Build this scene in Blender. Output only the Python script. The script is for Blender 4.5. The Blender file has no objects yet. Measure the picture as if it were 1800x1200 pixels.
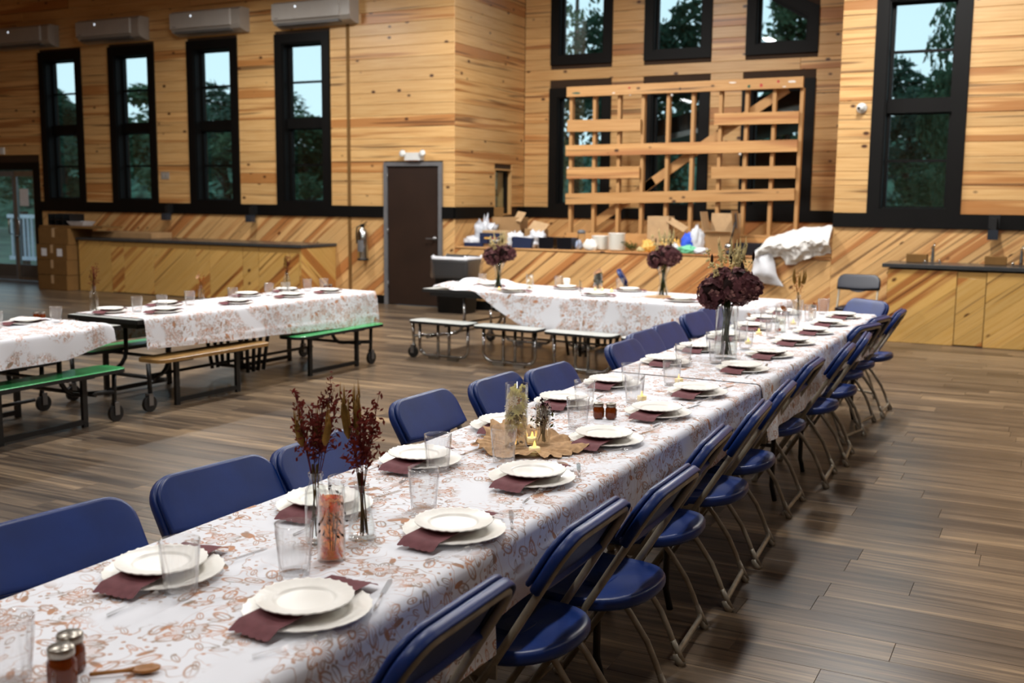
import bpy, bmesh, math, random
from mathutils import Vector, Matrix, noise
random.seed(7)
PI = math.pi
sc = bpy.context.scene
COL = sc.collection

# ------------------------------------------------------------------ camera
CAMZ = 1.6
def make_camera():
    f, pitch, roll, yaw = 1875.5, math.radians(7.67), math.radians(0.54), math.radians(-27.01)
    cy, sy = math.cos(yaw), math.sin(yaw)
    fwd = Vector((sy*math.cos(pitch), cy*math.cos(pitch), -math.sin(pitch)))
    rt = Vector((cy, -sy, 0)); up = rt.cross(fwd)
    c, s = math.cos(roll), math.sin(roll)
    r2, u2 = c*rt + s*up, -s*rt + c*up
    cam = bpy.data.cameras.new('camera'); o = bpy.data.objects.new('camera', cam); COL.objects.link(o)
    m = Matrix.Identity(4)
    for i in range(3):
        m[i][0], m[i][1], m[i][2] = r2[i], u2[i], -fwd[i]
    m[0][3], m[1][3], m[2][3] = 0, 0, CAMZ
    o.matrix_world = m
    cam.sensor_width = 36; cam.lens = f/1800*36; cam.clip_start = .05; cam.clip_end = 300
    cam.dof.use_dof = True; cam.dof.focus_distance = 3.55; cam.dof.aperture_fstop = 3.6
    sc.camera = o
make_camera()

# ------------------------------------------------------------------ world, lights, exposure
sc.view_settings.view_transform = 'Standard'; sc.view_settings.look = 'None'
sc.view_settings.gamma = 1; sc.view_settings.use_curve_mapping = False
sc.view_settings.exposure = 0.0
sc.cycles.transparent_max_bounces = 40; sc.cycles.sample_clamp_indirect = 6
def make_world():
    w = bpy.data.worlds.new('dusk_sky'); sc.world = w; w.use_nodes = True
    nt = w.node_tree; nt.nodes.clear()
    out = nt.nodes.new('ShaderNodeOutputWorld'); bg = nt.nodes.new('ShaderNodeBackground')
    tc = nt.nodes.new('ShaderNodeTexCoord'); sep = nt.nodes.new('ShaderNodeSeparateXYZ')
    cr = nt.nodes.new('ShaderNodeValToRGB')
    nt.links.new(tc.outputs['Generated'], sep.inputs[0]); nt.links.new(sep.outputs['Z'], cr.inputs[0])
    e = cr.color_ramp.elements
    e[0].position = 0; e[0].color = (.72, .93, 1.0, 1)
    e[1].position = .9; e[1].color = (.34, .58, .85, 1)
    nt.links.new(cr.outputs[0], bg.inputs[0]); bg.inputs[1].default_value = 1.2
    nt.links.new(bg.outputs[0], out.inputs[0])
make_world()
def area(name, loc, sx, sy, power, color=(1, .985, .96), rot=(0, 0, 0), spread=PI):
    l = bpy.data.lights.new(name, 'AREA'); l.shape = 'RECTANGLE'; l.size = sx; l.size_y = sy
    l.energy = power; l.color = color; l.spread = spread
    o = bpy.data.objects.new(name, l); o.location = loc; o.rotation_euler = rot; COL.objects.link(o)
# rows of linear high-bay fixtures hung under the vault of the hall
for x, px in ((-10.5, 78), (-6.0, 215), (-1.6, 158), (2.8, 40)):
    for y, py in ((-1.0, .36), (3.0, .50), (7.0, .66), (10.9, 1.42)):
        area('ceiling_lamp', (x, y, 4.6 if x < -9 else 5.1), .18, 1.25, px*py)

# ------------------------------------------------------------------ colour and mesh helpers
def lin(h):
    if isinstance(h, str):
        h = h.lstrip('#'); c = [int(h[i:i+2], 16)/255 for i in (0, 2, 4)]
    else:
        c = [v/255 for v in h]
    return tuple((v/12.92 if v <= .04045 else ((v+.055)/1.055)**2.4) for v in c) + (1,)

class MB:
    def __init__(s): s.v = []; s.f = []; s.uv = {}; s.t = []; s.sm = []
    def face(s, idx, uv=None, tint=0, smooth=False):
        if uv is not None: s.uv[len(s.f)] = uv
        s.f.append(tuple(idx)); s.t.append(tint); s.sm.append(smooth)
    def add(s, pts):
        n = len(s.v); s.v += [tuple(p) for p in pts]; return list(range(n, n+len(pts)))
    def box(s, x0, x1, y0, y1, z0, z1, tint=0):
        i = s.add([(x, y, z) for z in (z0, z1) for y in (y0, y1) for x in (x0, x1)])
        for q in ((0,2,3,1), (4,5,7,6), (0,1,5,4), (2,6,7,3), (0,4,6,2), (1,3,7,5)): s.face([i[k] for k in q], tint=tint)
    def obox(s, o, ax, ay, az):
        o, ax, ay, az = map(Vector, (o, ax, ay, az))
        i = s.add([o+ax*a+ay*b+az*c for c in (0, 1) for b in (0, 1) for a in (0, 1)])
        for q in ((0,2,3,1), (4,5,7,6), (0,1,5,4), (2,6,7,3), (0,4,6,2), (1,3,7,5)): s.face([i[k] for k in q])
    def bar(s, p, q, w, h, up=(0, 0, 1)):
        p, q = Vector(p), Vector(q); d = q-p; u = Vector(up)
        sd = d.cross(u)
        if sd.length < 1e-6: sd = d.cross(Vector((1, 0, 0)))
        sd.normalize(); u = sd.cross(d).normalized()
        s.obox(p-sd*w/2-u*h/2, d, sd*w, u*h)
    def tube(s, path, r, n=8, caps=True, closed=False):
        path = [Vector(p) for p in path]; m = len(path)
        rr = r if isinstance(r, (list, tuple)) else [r]*m
        ref = None; rings = []
        for i, p in enumerate(path):
            a = path[(i-1) % m] if (closed or i) else p; b = path[(i+1) % m] if (closed or i < m-1) else p
            t = (b-a)
            if t.length < 1e-9: t = Vector((0, 0, 1))
            t.normalize()
            if ref is None:
                ref = t.orthogonal().normalized()
            ref = (ref - t*ref.dot(t))
            if ref.length < 1e-6: ref = t.orthogonal()
            ref.normalize(); bi = t.cross(ref)
            rings.append(s.add([p+(ref*math.cos(2*PI*k/n)+bi*math.sin(2*PI*k/n))*rr[i] for k in range(n)]))
        for i in range(m if closed else m-1):
            A, B = rings[i], rings[(i+1) % m]
            for k in range(n): s.face((A[k], A[(k+1) % n], B[(k+1) % n], B[k]), smooth=True)
        if caps and not closed: s.face(rings[0][::-1]); s.face(rings[-1])
    def lathe(s, prof, n=24, c=(0, 0, 0), fn=None, cap=True):
        rings = []
        for j, (r, z) in enumerate(prof):
            ring = []
            for k in range(n):
                a = 2*PI*k/n; rr, zz = (fn(r, z, a) if fn else (r, z))
                ring.append((c[0]+rr*math.cos(a), c[1]+rr*math.sin(a), c[2]+zz))
            rings.append(s.add(ring))
        for A, B in zip(rings, rings[1:]):
            for k in range(n): s.face((A[k], A[(k+1) % n], B[(k+1) % n], B[k]), smooth=True)
        if cap:
            if prof[0][0] > 1e-5: s.face(rings[0][::-1])
            if prof[-1][0] > 1e-5: s.face(rings[-1])
    def prism(s, poly, z0, z1, fn=None):
        fn = fn or (lambda a, b, d: (a, b, d))
        A = s.add([fn(a, b, z0) for a, b in poly]); B = s.add([fn(a, b, z1) for a, b in poly]); n = len(poly)
        s.face(A[::-1]); s.face(B)
        for k in range(n): s.face((A[k], A[(k+1) % n], B[(k+1) % n], B[k]))
    def rings(s, rr, cap0=True, cap1=True, smooth=False):
        R = [s.add(r) for r in rr]
        for A, B in zip(R, R[1:]):
            n = len(A)
            for k in range(n): s.face((A[k], A[(k+1) % n], B[(k+1) % n], B[k]), smooth=smooth)
        if cap0: s.face(R[0][::-1])
        if cap1: s.face(R[-1])
    def grid(s, nu, nv, fn, uvfn=None, smooth=True):
        base = len(s.v); s.v += [tuple(fn(i/nu, j/nv)) for j in range(nv+1) for i in range(nu+1)]
        for j in range(nv):
            for i in range(nu):
                q = [(i, j), (i+1, j), (i+1, j+1), (i, j+1)]
                s.face([base+b*(nu+1)+a for a, b in q], [uvfn(a/nu, b/nv) for a, b in q] if uvfn else None, smooth=smooth)
    def ball(s, c, r, n=6, m=4, sq=(1, 1, 1)):
        prof = [(r*math.sin(PI*j/m), -r*math.cos(PI*j/m)) for j in range(m+1)]
        rings = []
        for rad, z in prof: rings.append(s.add([(c[0]+max(rad, 1e-4)*math.cos(2*PI*k/n)*sq[0], c[1]+max(rad, 1e-4)*math.sin(2*PI*k/n)*sq[1], c[2]+z*sq[2]) for k in range(n)]))
        for A, B in zip(rings, rings[1:]):
            for k in range(n): s.face((A[k], A[(k+1) % n], B[(k+1) % n], B[k]), smooth=True)
    def mesh(s, name):
        me = bpy.data.meshes.new(name); me.from_pydata(s.v, [], s.f)
        if s.uv:
            ul = me.uv_layers.new(name='UVMap'); d = ul.data
            for p in me.polygons:
                u = s.uv.get(p.index)
                if u:
                    for k, li in enumerate(p.loop_indices): d[li].uv = u[k]
        if any(s.t):
            at = me.attributes.new('tint', 'FLOAT', 'FACE'); at.data.foreach_set('value', s.t)
        me.polygons.foreach_set('use_smooth', s.sm)
        me.update(); return me

def link(name, me, mat, parent=None, loc=None, rotz=None):
    o = bpy.data.objects.new(name, me); COL.objects.link(o)
    if mat is not None and me is not None and not me.materials: me.materials.append(mat)
    if parent is not None: o.parent = parent
    if loc is not None: o.location = loc
    if rotz is not None: o.rotation_euler = (0, 0, rotz)
    return o
def fixn(me):
    bm = bmesh.new(); bm.from_mesh(me); bmesh.ops.recalc_face_normals(bm, faces=bm.faces); bm.to_mesh(me); bm.free()
def obj(name, mb, mat, parent=None, loc=None, rotz=None, fix=True):
    me = mb.mesh(name)
    if fix: fixn(me)
    return link(name, me, mat, parent, loc, rotz)
CACHE = {}
def part(name, key, build, mat, parent, loc=None, rotz=None):
    k = (key, mat.name)
    if k not in CACHE:
        mb = MB(); build(mb); me = mb.mesh(name); fixn(me); me.materials.append(mat); CACHE[k] = me
    return link(name, CACHE[k], None, parent, loc, rotz)
def tag(o, label=None, cat=None, group=None, kind=None):
    if label: o['label'] = label
    if cat: o['category'] = cat
    if group: o['group'] = group
    if kind: o['kind'] = kind
    return o
def thing(name, label, cat, loc=(0, 0, 0), rotz=0, group=None):
    o = bpy.data.objects.new(name, None); COL.objects.link(o); o.location = loc; o.rotation_euler = (0, 0, rotz)
    o.empty_display_size = .1
    return tag(o, label, cat, group)
def struct(name, mb, mat, label=None, cat=None):
    o = obj(name, mb, mat); o['kind'] = 'structure'
    tag(o, label, cat); return o
ORD = ['first', 'second', 'third', 'fourth', 'fifth', 'sixth', 'seventh', 'eighth', 'ninth', 'tenth', 'eleventh', 'twelfth']

# ------------------------------------------------------------------ materials
def newmat(name):
    m = bpy.data.materials.new(name); m.use_nodes = True; nt = m.node_tree
    return m, nt, nt.nodes['Principled BSDF']
def N(nt, t, **kw):
    n = nt.nodes.new('ShaderNode'+t)
    for k, v in kw.items():
        if k.startswith('i_'):
            key = k[2:]; n.inputs[int(key) if key.isdigit() else key].default_value = v
        else: setattr(n, k, v)
    return n
def L(nt, a, b): nt.links.new(a, b)
def math_(nt, op, a, b=None, c=None, clamp=False):
    n = nt.nodes.new('ShaderNodeMath'); n.operation = op; n.use_clamp = clamp
    for i, v in enumerate((a, b, c)):
        if v is None: continue
        if hasattr(v, 'is_linked') or hasattr(v, 'links'): nt.links.new(v, n.inputs[i])
        else: n.inputs[i].default_value = v
    return n.outputs[0]
def mixc(nt, fac, a, b, blend='MIX'):
    n = nt.nodes.new('ShaderNodeMix'); n.data_type = 'RGBA'; n.blend_type = blend
    for sock, v in ((n.inputs[0], fac), (n.inputs[6], a), (n.inputs[7], b)):
        if hasattr(v, 'links'): nt.links.new(v, sock)
        else: sock.default_value = v
    return n.outputs[2]
def ramp(nt, fac, stops):
    n = nt.nodes.new('ShaderNodeValToRGB'); L(nt, fac, n.inputs[0]); e = n.color_ramp.elements
    while len(e) < len(stops): e.new(.5)
    for i, (p, c) in enumerate(stops): e[i].position = p; e[i].color = c
    return n.outputs[0]
def simple(name, color, rough=.5, metal=0, spec=.5, var=.06, scale=8, bump=0, sheen=0, trans=0, emit=None, estr=0, sss=0):
    m, nt, b = newmat(name); c = lin(color)
    b.inputs['Roughness'].default_value = rough; b.inputs['Metallic'].default_value = metal
    b.inputs['Specular IOR Level'].default_value = spec
    tc = N(nt, 'TexCoord'); nz = N(nt, 'TexNoise', i_Scale=scale, i_Detail=3.0); L(nt, tc.outputs['Object'], nz.inputs['Vector'])
    d = tuple(max(0, v*(1-var*2)) for v in c[:3])+(1,); u = tuple(min(1, v*(1+var)) for v in c[:3])+(1,)
    L(nt, ramp(nt, nz.outputs[0], [(.3, d), (.7, u)]), b.inputs['Base Color'])
    if bump:
        bp = N(nt, 'Bump', i_Strength=bump, i_Distance=.002); n2 = N(nt, 'TexNoise', i_Scale=scale*8); L(nt, tc.outputs['Object'], n2.inputs['Vector'])
        L(nt, n2.outputs[0], bp.inputs['Height']); L(nt, bp.outputs[0], b.inputs['Normal'])
    if trans: b.inputs['Transmission Weight'].default_value = trans
    if emit: b.inputs['Emission Color'].default_value = lin(emit); b.inputs['Emission Strength'].default_value = estr
    if sss: b.inputs['Subsurface Weight'].default_value = sss
    return m
def clear(name, tint=(1, 1, 1), rough=.03, gain=1.0, ior=1.45, diffuse=0, dcol=(1, 1, 1)):
    # thin clear plastic or glass: straight see-through plus a Fresnel sheen
    m, nt, b = newmat(name); nt.nodes.remove(b); out = nt.nodes['Material Output']
    tr = N(nt, 'BsdfTransparent'); tr.inputs[0].default_value = tuple(tint)+(1,)
    gl = N(nt, 'BsdfGlossy', i_Roughness=rough); fr = N(nt, 'LayerWeight', i_Blend=.5)
    f = math_(nt, 'MULTIPLY_ADD', math_(nt, 'POWER', fr.outputs['Facing'], 3.5), .62*gain, .035*gain, clamp=True)
    mx = N(nt, 'MixShader'); L(nt, f, mx.inputs[0]); L(nt, tr.outputs[0], mx.inputs[1]); L(nt, gl.outputs[0], mx.inputs[2])
    last = mx.outputs[0]
    if diffuse:
        df = N(nt, 'BsdfDiffuse'); df.inputs[0].default_value = tuple(dcol)+(1,)
        m2 = N(nt, 'MixShader'); m2.inputs[0].default_value = diffuse; L(nt, last, m2.inputs[1]); L(nt, df.outputs[0], m2.inputs[2]); last = m2.outputs[0]
    L(nt, last, out.inputs[0]); return m

def wood(name, pale, mid, heart, knot, heart_bias=0.0, rough=.42, knots=1.0, coat=.15):
    m, nt, b = newmat(name)
    uv = N(nt, 'UVMap', uv_map='UVMap'); at = N(nt, 'Attribute', attribute_name='tint'); T = at.outputs['Fac']
    def mp(sx, sy):
        n = N(nt, 'Mapping'); n.inputs['Scale'].default_value = (sx, sy, 1); L(nt, uv.outputs[0], n.inputs[0]); return n.outputs[0]
    g = N(nt, 'TexNoise', i_Scale=1.0, i_Detail=4.0, i_Roughness=.6); L(nt, mp(1.6, 42), g.inputs['Vector'])
    base = ramp(nt, g.outputs[0], [(.33, lin(mid)), (.62, lin(pale))])
    h = N(nt, 'TexNoise', i_Scale=1.0, i_Detail=2.0, i_Distortion=.35); L(nt, mp(.32, 9), h.inputs['Vector'])
    k = math_(nt, 'ADD', h.outputs[0], math_(nt, 'MULTIPLY', math_(nt, 'SUBTRACT', T, .5), .42))
    k = math_(nt, 'MULTIPLY_ADD', math_(nt, 'SUBTRACT', k, .60-heart_bias), 9.0, 0.0, clamp=True)
    k = math_(nt, 'MULTIPLY', k, .78)
    c = mixc(nt, k, base, lin(heart))
    st = N(nt, 'TexNoise', i_Scale=1.0, i_Detail=2.0, i_Distortion=.5); L(nt, mp(.42, 17), st.inputs['Vector'])
    sk = math_(nt, 'MULTIPLY', math_(nt, 'MULTIPLY', math_(nt, 'SUBTRACT', math_(nt, 'MULTIPLY_ADD', T, .07, st.outputs[0]), .652), 16.0, clamp=True), .68)
    c = mixc(nt, sk, c, lin(knot))
    v = N(nt, 'TexVoronoi', i_Scale=1.0, i_Randomness=1.0); L(nt, mp(3.4, 5.5), v.inputs['Vector'])
    sel = N(nt, 'SeparateColor'); L(nt, v.outputs['Color'], sel.inputs[0])
    kn = math_(nt, 'SUBTRACT', 1.0, math_(nt, 'MULTIPLY', v.outputs['Distance'], 6.5), clamp=True)
    kn = math_(nt, 'MULTIPLY', math_(nt, 'MULTIPLY', kn, 2.2, clamp=True), math_(nt, 'GREATER_THAN', sel.outputs[0], 1-.5*knots))
    c = mixc(nt, kn, c, lin(knot))
    br = math_(nt, 'MULTIPLY_ADD', T, .26, .84)
    cc = N(nt, 'Combine' + 'Color'); 
    for i in range(3): L(nt, br, cc.inputs[i])
    c = mixc(nt, 1.0, c, cc.outputs[0], 'MULTIPLY')
    L(nt, c, b.inputs['Base Color']); b.inputs['Roughness'].default_value = rough
    b.inputs['Coat Weight'].default_value = coat; b.inputs['Coat Roughness'].default_value = .3
    return m
PINE = wood('pine_board', '#e2b87c', '#d2a062', '#a4662f', '#4f2a12', .02, knots=1.35)
PINE_D = wood('pine_wainscot', '#e4b87c', '#d6a468', '#a4602c', '#5a3016', .05, knots=.9)
CABW = wood('varnished_pine', '#d9b06a', '#cfa052', '#9a5522', '#5a3010', .05, .35, knots=.8, coat=.3)
LUMBER = wood('lumber', '#cf9f66', '#c08c52', '#a2663a', '#4a2a14', .0, .55, knots=1.2, coat=0)

def floor_mat():
    m, nt, b = newmat('vinyl_plank')
    uv = N(nt, 'UVMap', uv_map='UVMap'); at = N(nt, 'Attribute', attribute_name='tint'); T = at.outputs['Fac']
    def mp(sx, sy):
        n = N(nt, 'Mapping'); n.inputs['Scale'].default_value = (sx, sy, 1); L(nt, uv.outputs[0], n.inputs[0]); return n.outputs[0]
    g = N(nt, 'TexNoise', i_Scale=1.0, i_Detail=5.0, i_Roughness=.65, i_Distortion=.3); L(nt, mp(1.3, 34), g.inputs['Vector'])
    h = N(nt, 'TexNoise', i_Scale=1.0, i_Detail=2.0); L(nt, mp(.5, 6), h.inputs['Vector'])
    k = math_(nt, 'ADD', math_(nt, 'MULTIPLY_ADD', math_(nt, 'SUBTRACT', g.outputs[0], .5), .95, .27), math_(nt, 'MULTIPLY_ADD', math_(nt, 'SUBTRACT', h.outputs[0], .5), .6, .23))
    k = math_(nt, 'ADD', k, math_(nt, 'MULTIPLY', math_(nt, 'SUBTRACT', T, .5), .20))
    c = ramp(nt, k, [(.25, lin('#312924')), (.43, lin('#534639')), (.60, lin('#75634f')), (.80, lin('#a68c6b'))])
    L(nt, c, b.inputs['Base Color']); b.inputs['Specular IOR Level'].default_value = .42
    r = math_(nt, 'MULTIPLY_ADD', g.outputs[0], .16, .24); L(nt, r, b.inputs['Roughness'])
    bp = N(nt, 'Bump', i_Strength=.12, i_Distance=.002); L(nt, g.outputs[0], bp.inputs['Height']); L(nt, bp.outputs[0], b.inputs['Normal'])
    return m
FLOOR = floor_mat()

def cloth_mat():
    # white cloth printed with brown line-drawn flowers, seed pods, sprigs and vines
    m, nt, b = newmat('floral_cloth')
    uv = N(nt, 'UVMap', uv_map='UVMap'); P = uv.outputs[0]
    nd = N(nt, 'TexNoise', i_Scale=11.0, i_Detail=1.0); L(nt, P, nd.inputs['Vector'])
    def vor(scale, off, rnd=.75):
        mp = N(nt, 'Mapping'); mp.inputs['Location'].default_value = off; mp.inputs['Scale'].default_value = (scale, scale, scale); L(nt, P, mp.inputs[0])
        v = N(nt, 'TexVoronoi', voronoi_dimensions='2D', i_Scale=1.0, i_Randomness=rnd); L(nt, mp.outputs[0], v.inputs['Vector'])
        d = N(nt, 'VectorMath', operation='SUBTRACT'); L(nt, mp.outputs[0], d.inputs[0]); L(nt, v.outputs['Position'], d.inputs[1])
        col = N(nt, 'SeparateColor'); L(nt, v.outputs['Color'], col.inputs[0])
        rot = N(nt, 'VectorRotate', rotation_type='Z_AXIS'); L(nt, d.outputs[0], rot.inputs['Vector']); L(nt, math_(nt, 'MULTIPLY', col.outputs[0], 6.28), rot.inputs['Angle'])
        s = N(nt, 'SeparateXYZ'); L(nt, rot.outputs[0], s.inputs[0])
        return s.outputs[0], s.outputs[1], col
    M = lambda op, a, bb=None, c=None, cl=False: math_(nt, op, a, bb, c, cl)
    def band(x, c0, w): return M('SUBTRACT', 1.0, M('DIVIDE', M('ABSOLUTE', M('SUBTRACT', x, c0)), w), None, True)
    masks = []
    # large blooms: petal ring outlines with a hatched heart
    x, y, col = vor(6.4, (0, 0, 0))
    r = M('SQRT', M('ADD', M('MULTIPLY', x, x), M('MULTIPLY', y, y))); a = M('ARCTAN2', y, x)
    pet = M('MULTIPLY_ADD', M('ABSOLUTE', M('SINE', M('MULTIPLY', a, 3.5))), .12, .17)
    on = M('GREATER_THAN', col.outputs[1], .15)
    masks.append((M('MULTIPLY', M('MULTIPLY', band(r, pet, .035), on), 1.0), 1.0))
    inner = M('LESS_THAN', r, M('SUBTRACT', pet, .02))
    hat = M('MULTIPLY', M('MULTIPLY', M('GREATER_THAN', M('SINE', M('MULTIPLY', a, 26)), .15), inner), M('GREATER_THAN', r, .09))
    masks.append((M('MULTIPLY', M('MULTIPLY', hat, on), .55), 1.0))
    masks.append((M('MULTIPLY', band(r, .06, .03), on), 1.0))
    # seed pods and leaves at two sizes: outlined ellipses, some filled
    for sc_, off, el, lo in ((13.0, (3.1, 1.7, 0), 2.1, .2), (19.0, (7.3, 4.9, 0), 2.7, .3)):
        x, y, col = vor(sc_, off, .9)
        e = M('SQRT', M('ADD', M('POWER', M('MULTIPLY', x, 1/.36), 2.0), M('POWER', M('MULTIPLY', y, el/.36), 2.0)))
        on = M('GREATER_THAN', col.outputs[1], lo)
        fill = M('MULTIPLY', M('LESS_THAN', e, .95), M('GREATER_THAN', col.outputs[2], .86))
        masks.append((M('MULTIPLY', M('MAXIMUM', band(e, .90, .26), M('MULTIPLY', fill, .9)), on), 1.0))
        masks.append((M('MULTIPLY', M('MULTIPLY', band(y, 0.0, .03), M('LESS_THAN', e, .9)), on), .8))
    # berries
    x, y, col = vor(38.0, (1.3, 9.2, 0), 1.0)
    r = M('SQRT', M('ADD', M('MULTIPLY', x, x), M('MULTIPLY', y, y)))
    masks.append((M('MULTIPLY', M('LESS_THAN', r, .17), M('GREATER_THAN', col.outputs[1], .55)), .8))
    # vines
    masks.append((band(nd.outputs[0], .47, .011), .8)); masks.append((band(nd.outputs[0], .60, .009), .6))
    tot = None
    for mk, wgt in masks:
        t = M('MULTIPLY', mk, wgt); tot = t if tot is None else M('MAXIMUM', tot, t)
    # broad open areas where the print thins out
    op = N(nt, 'TexNoise', i_Scale=5.0, i_Detail=0.0); L(nt, P, op.inputs['Vector'])
    tot = M('MULTIPLY', tot, M('MULTIPLY_ADD', M('SUBTRACT', op.outputs[0], .40), 9.0, .72, True))
    hue = N(nt, 'TexNoise', i_Scale=22.0); L(nt, P, hue.inputs['Vector'])
    ink = ramp(nt, hue.outputs[0], [(.32, lin('#7a654a')), (.60, lin('#b9722e'))])
    c = mixc(nt, M('MULTIPLY', tot, .95), lin('#e2e4ea'), ink)
    L(nt, c, b.inputs['Base Color']); b.inputs['Roughness'].default_value = .75; b.inputs['Specular IOR Level'].default_value = .25
    return m
CLOTH = cloth_mat()
TRIM = simple('black_trim', '#080706', .55, var=.12, scale=3, spec=.2)
DARKGAP = simple('dark_backing', '#3a2613', .8)
BLUE = simple('blue_plastic', '#062c6e', .38, var=.12, scale=6, bump=.15)
BLUE_D = simple('dark_blue_chair', '#0a0f22', .4)
TAN = simple('tan_enamel', '#9a9180', .38, metal=.15, var=.15, scale=20)
BLACKM = simple('black_steel', '#0d0e0f', .4)
CHROME = simple('chrome', '#b9b9b6', .16, metal=1, var=.03)
STEEL = simple('grey_steel', '#8b8b8b', .35, metal=.8)
GREY = simple('grey_frame', '#6c6c6e', .45)
PLATE = simple('cream_plate', '#faf8f1', .32, var=.01, spec=.45)
NAPK = simple('burgundy_paper', '#704549', .8, var=.08, scale=40, spec=.2)
CLEAR = clear('clear_plastic', (1, 1, 1), .07, 1.7, diffuse=.03, dcol=(.95, .97, 1))
GLASSW = clear('vase_glass', (.99, 1, .995), .02, 1.3)
PANE = clear('window_glass', (.93, .98, .98), .02, 1.0)
WATER = clear('water', (.95, .97, .95), .02, .6, 1.33)
ORWATER = clear('orange_water', (1.0, .56, .24), .03, .4, 1.33, .2, (1.0, .36, .07))
PKWATER = clear('peach_water', (1.0, .98, .94), .03, .35, 1.33, .06, (.95, .82, .68))
HONEY = simple('honey', '#7a3208', .12, trans=.35, var=.05)
GOLD = simple('metal_lid', '#a09a90', .3, metal=.9)
SPOON = simple('wooden_spoon', '#a06a30', .5, var=.15, scale=30)
GAUZE = simple('tan_gauze', '#c4a07a', .9, var=.12, scale=60, bump=.5, spec=.1)
WAX = simple('tealight_wax', '#e9dcae', .5, emit='#ffd890', estr=.25)
FLAME = simple('led_flame', '#ffcf70', .5, emit='#ffb64a', estr=4)
def leafy(name, col, rough=.7, var=.25, thru=.35):
    # thin petals and leaves: light also comes through them
    m = simple(name, col, rough, var=var, scale=30, spec=.2); nt = m.node_tree; b = nt.nodes['Principled BSDF']
    tl = N(nt, 'BsdfTranslucent'); src = b.inputs['Base Color'].links[0].from_socket; L(nt, src, tl.inputs[0])
    mx = N(nt, 'MixShader'); mx.inputs[0].default_value = thru; L(nt, b.outputs[0], mx.inputs[1]); L(nt, tl.outputs[0], mx.inputs[2]); L(nt, mx.outputs[0], nt.nodes['Material Output'].inputs[0])
    return m
HYD = leafy('hydrangea_petal', '#694044'); HYD2 = leafy('hydrangea_petal_rose', '#a97a74')
RED = leafy('dried_red_sprig', '#6a2218'); WHEAT = leafy('wheat_ear', '#9a7434'); STEM = leafy('dried_stem', '#5f4b2a')
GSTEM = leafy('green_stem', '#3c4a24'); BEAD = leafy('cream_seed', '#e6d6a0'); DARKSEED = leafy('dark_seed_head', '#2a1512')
ORF = leafy('orange_petal', '#ff6410', thru=.5); YEL = leafy('cream_petal', '#ffeab0', thru=.5); PINKF = leafy('peach_petal', '#eebf98', thru=.5); RUST = leafy('rust_petal', '#a85a20')
WHITEP = leafy('white_petal', '#f6efe4', var=.05, thru=.5); OLIVE = leafy('olive_leaf', '#4c4a22')
CARD = simple('cardboard', '#a5835c', .85, var=.08, scale=5, spec=.1)
CARD_L = simple('cardboard_inside', '#bfa07a', .85, spec=.1)
CARD_D = simple('cardboard_brown', '#7a5a34', .85, spec=.1)
WHITE = simple('white_plastic', '#dcdcd8', .4, var=.02)
ACF = simple('air_unit_front', '#a8a39c', .22, var=.02)
ACW = simple('air_unit_shell', '#9d968d', .35, var=.02)
PAPER = simple('paper', '#e4e6ea', .8, var=.02)
BAG = simple('white_bag', '#d8dadf', .45, var=.05)
FABW = simple('white_tarp', '#e6e4df', .7, var=.05)
DOORB = simple('dark_door', '#2b1b12', .45, var=.12, scale=2)
COUNTER = simple('counter_top', '#3b3d3e', .25, var=.08)
GREENL = simple('green_laminate', '#3f9a5c', .25, var=.04)
OAKL = simple('oak_laminate', '#94703f', .4, var=.15, scale=12)
GREYL = simple('grey_laminate', '#b9bcb8', .35, var=.04)
EDGE = simple('black_edge', '#131313', .5)
LEAF = leafy('tree_leaves', '#5c7858', .8, .4); LEAF2 = leafy('tree_leaves_dark', '#48644e', .8, .4)
BARK = simple('bark', '#40352a', .9)
GRASS = simple('grass_ground', '#56684e', .9, var=.3, scale=.6)
DECKM = simple('deck_board', '#b9bcc4', .7, var=.08)
RAILW = simple('rail_paint', '#c9ced6', .5)
DARKTRAY = simple('black_tray', '#1b1b22', .35)
TARGREY = simple('door_kick_panel', '#565452', .5)

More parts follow.
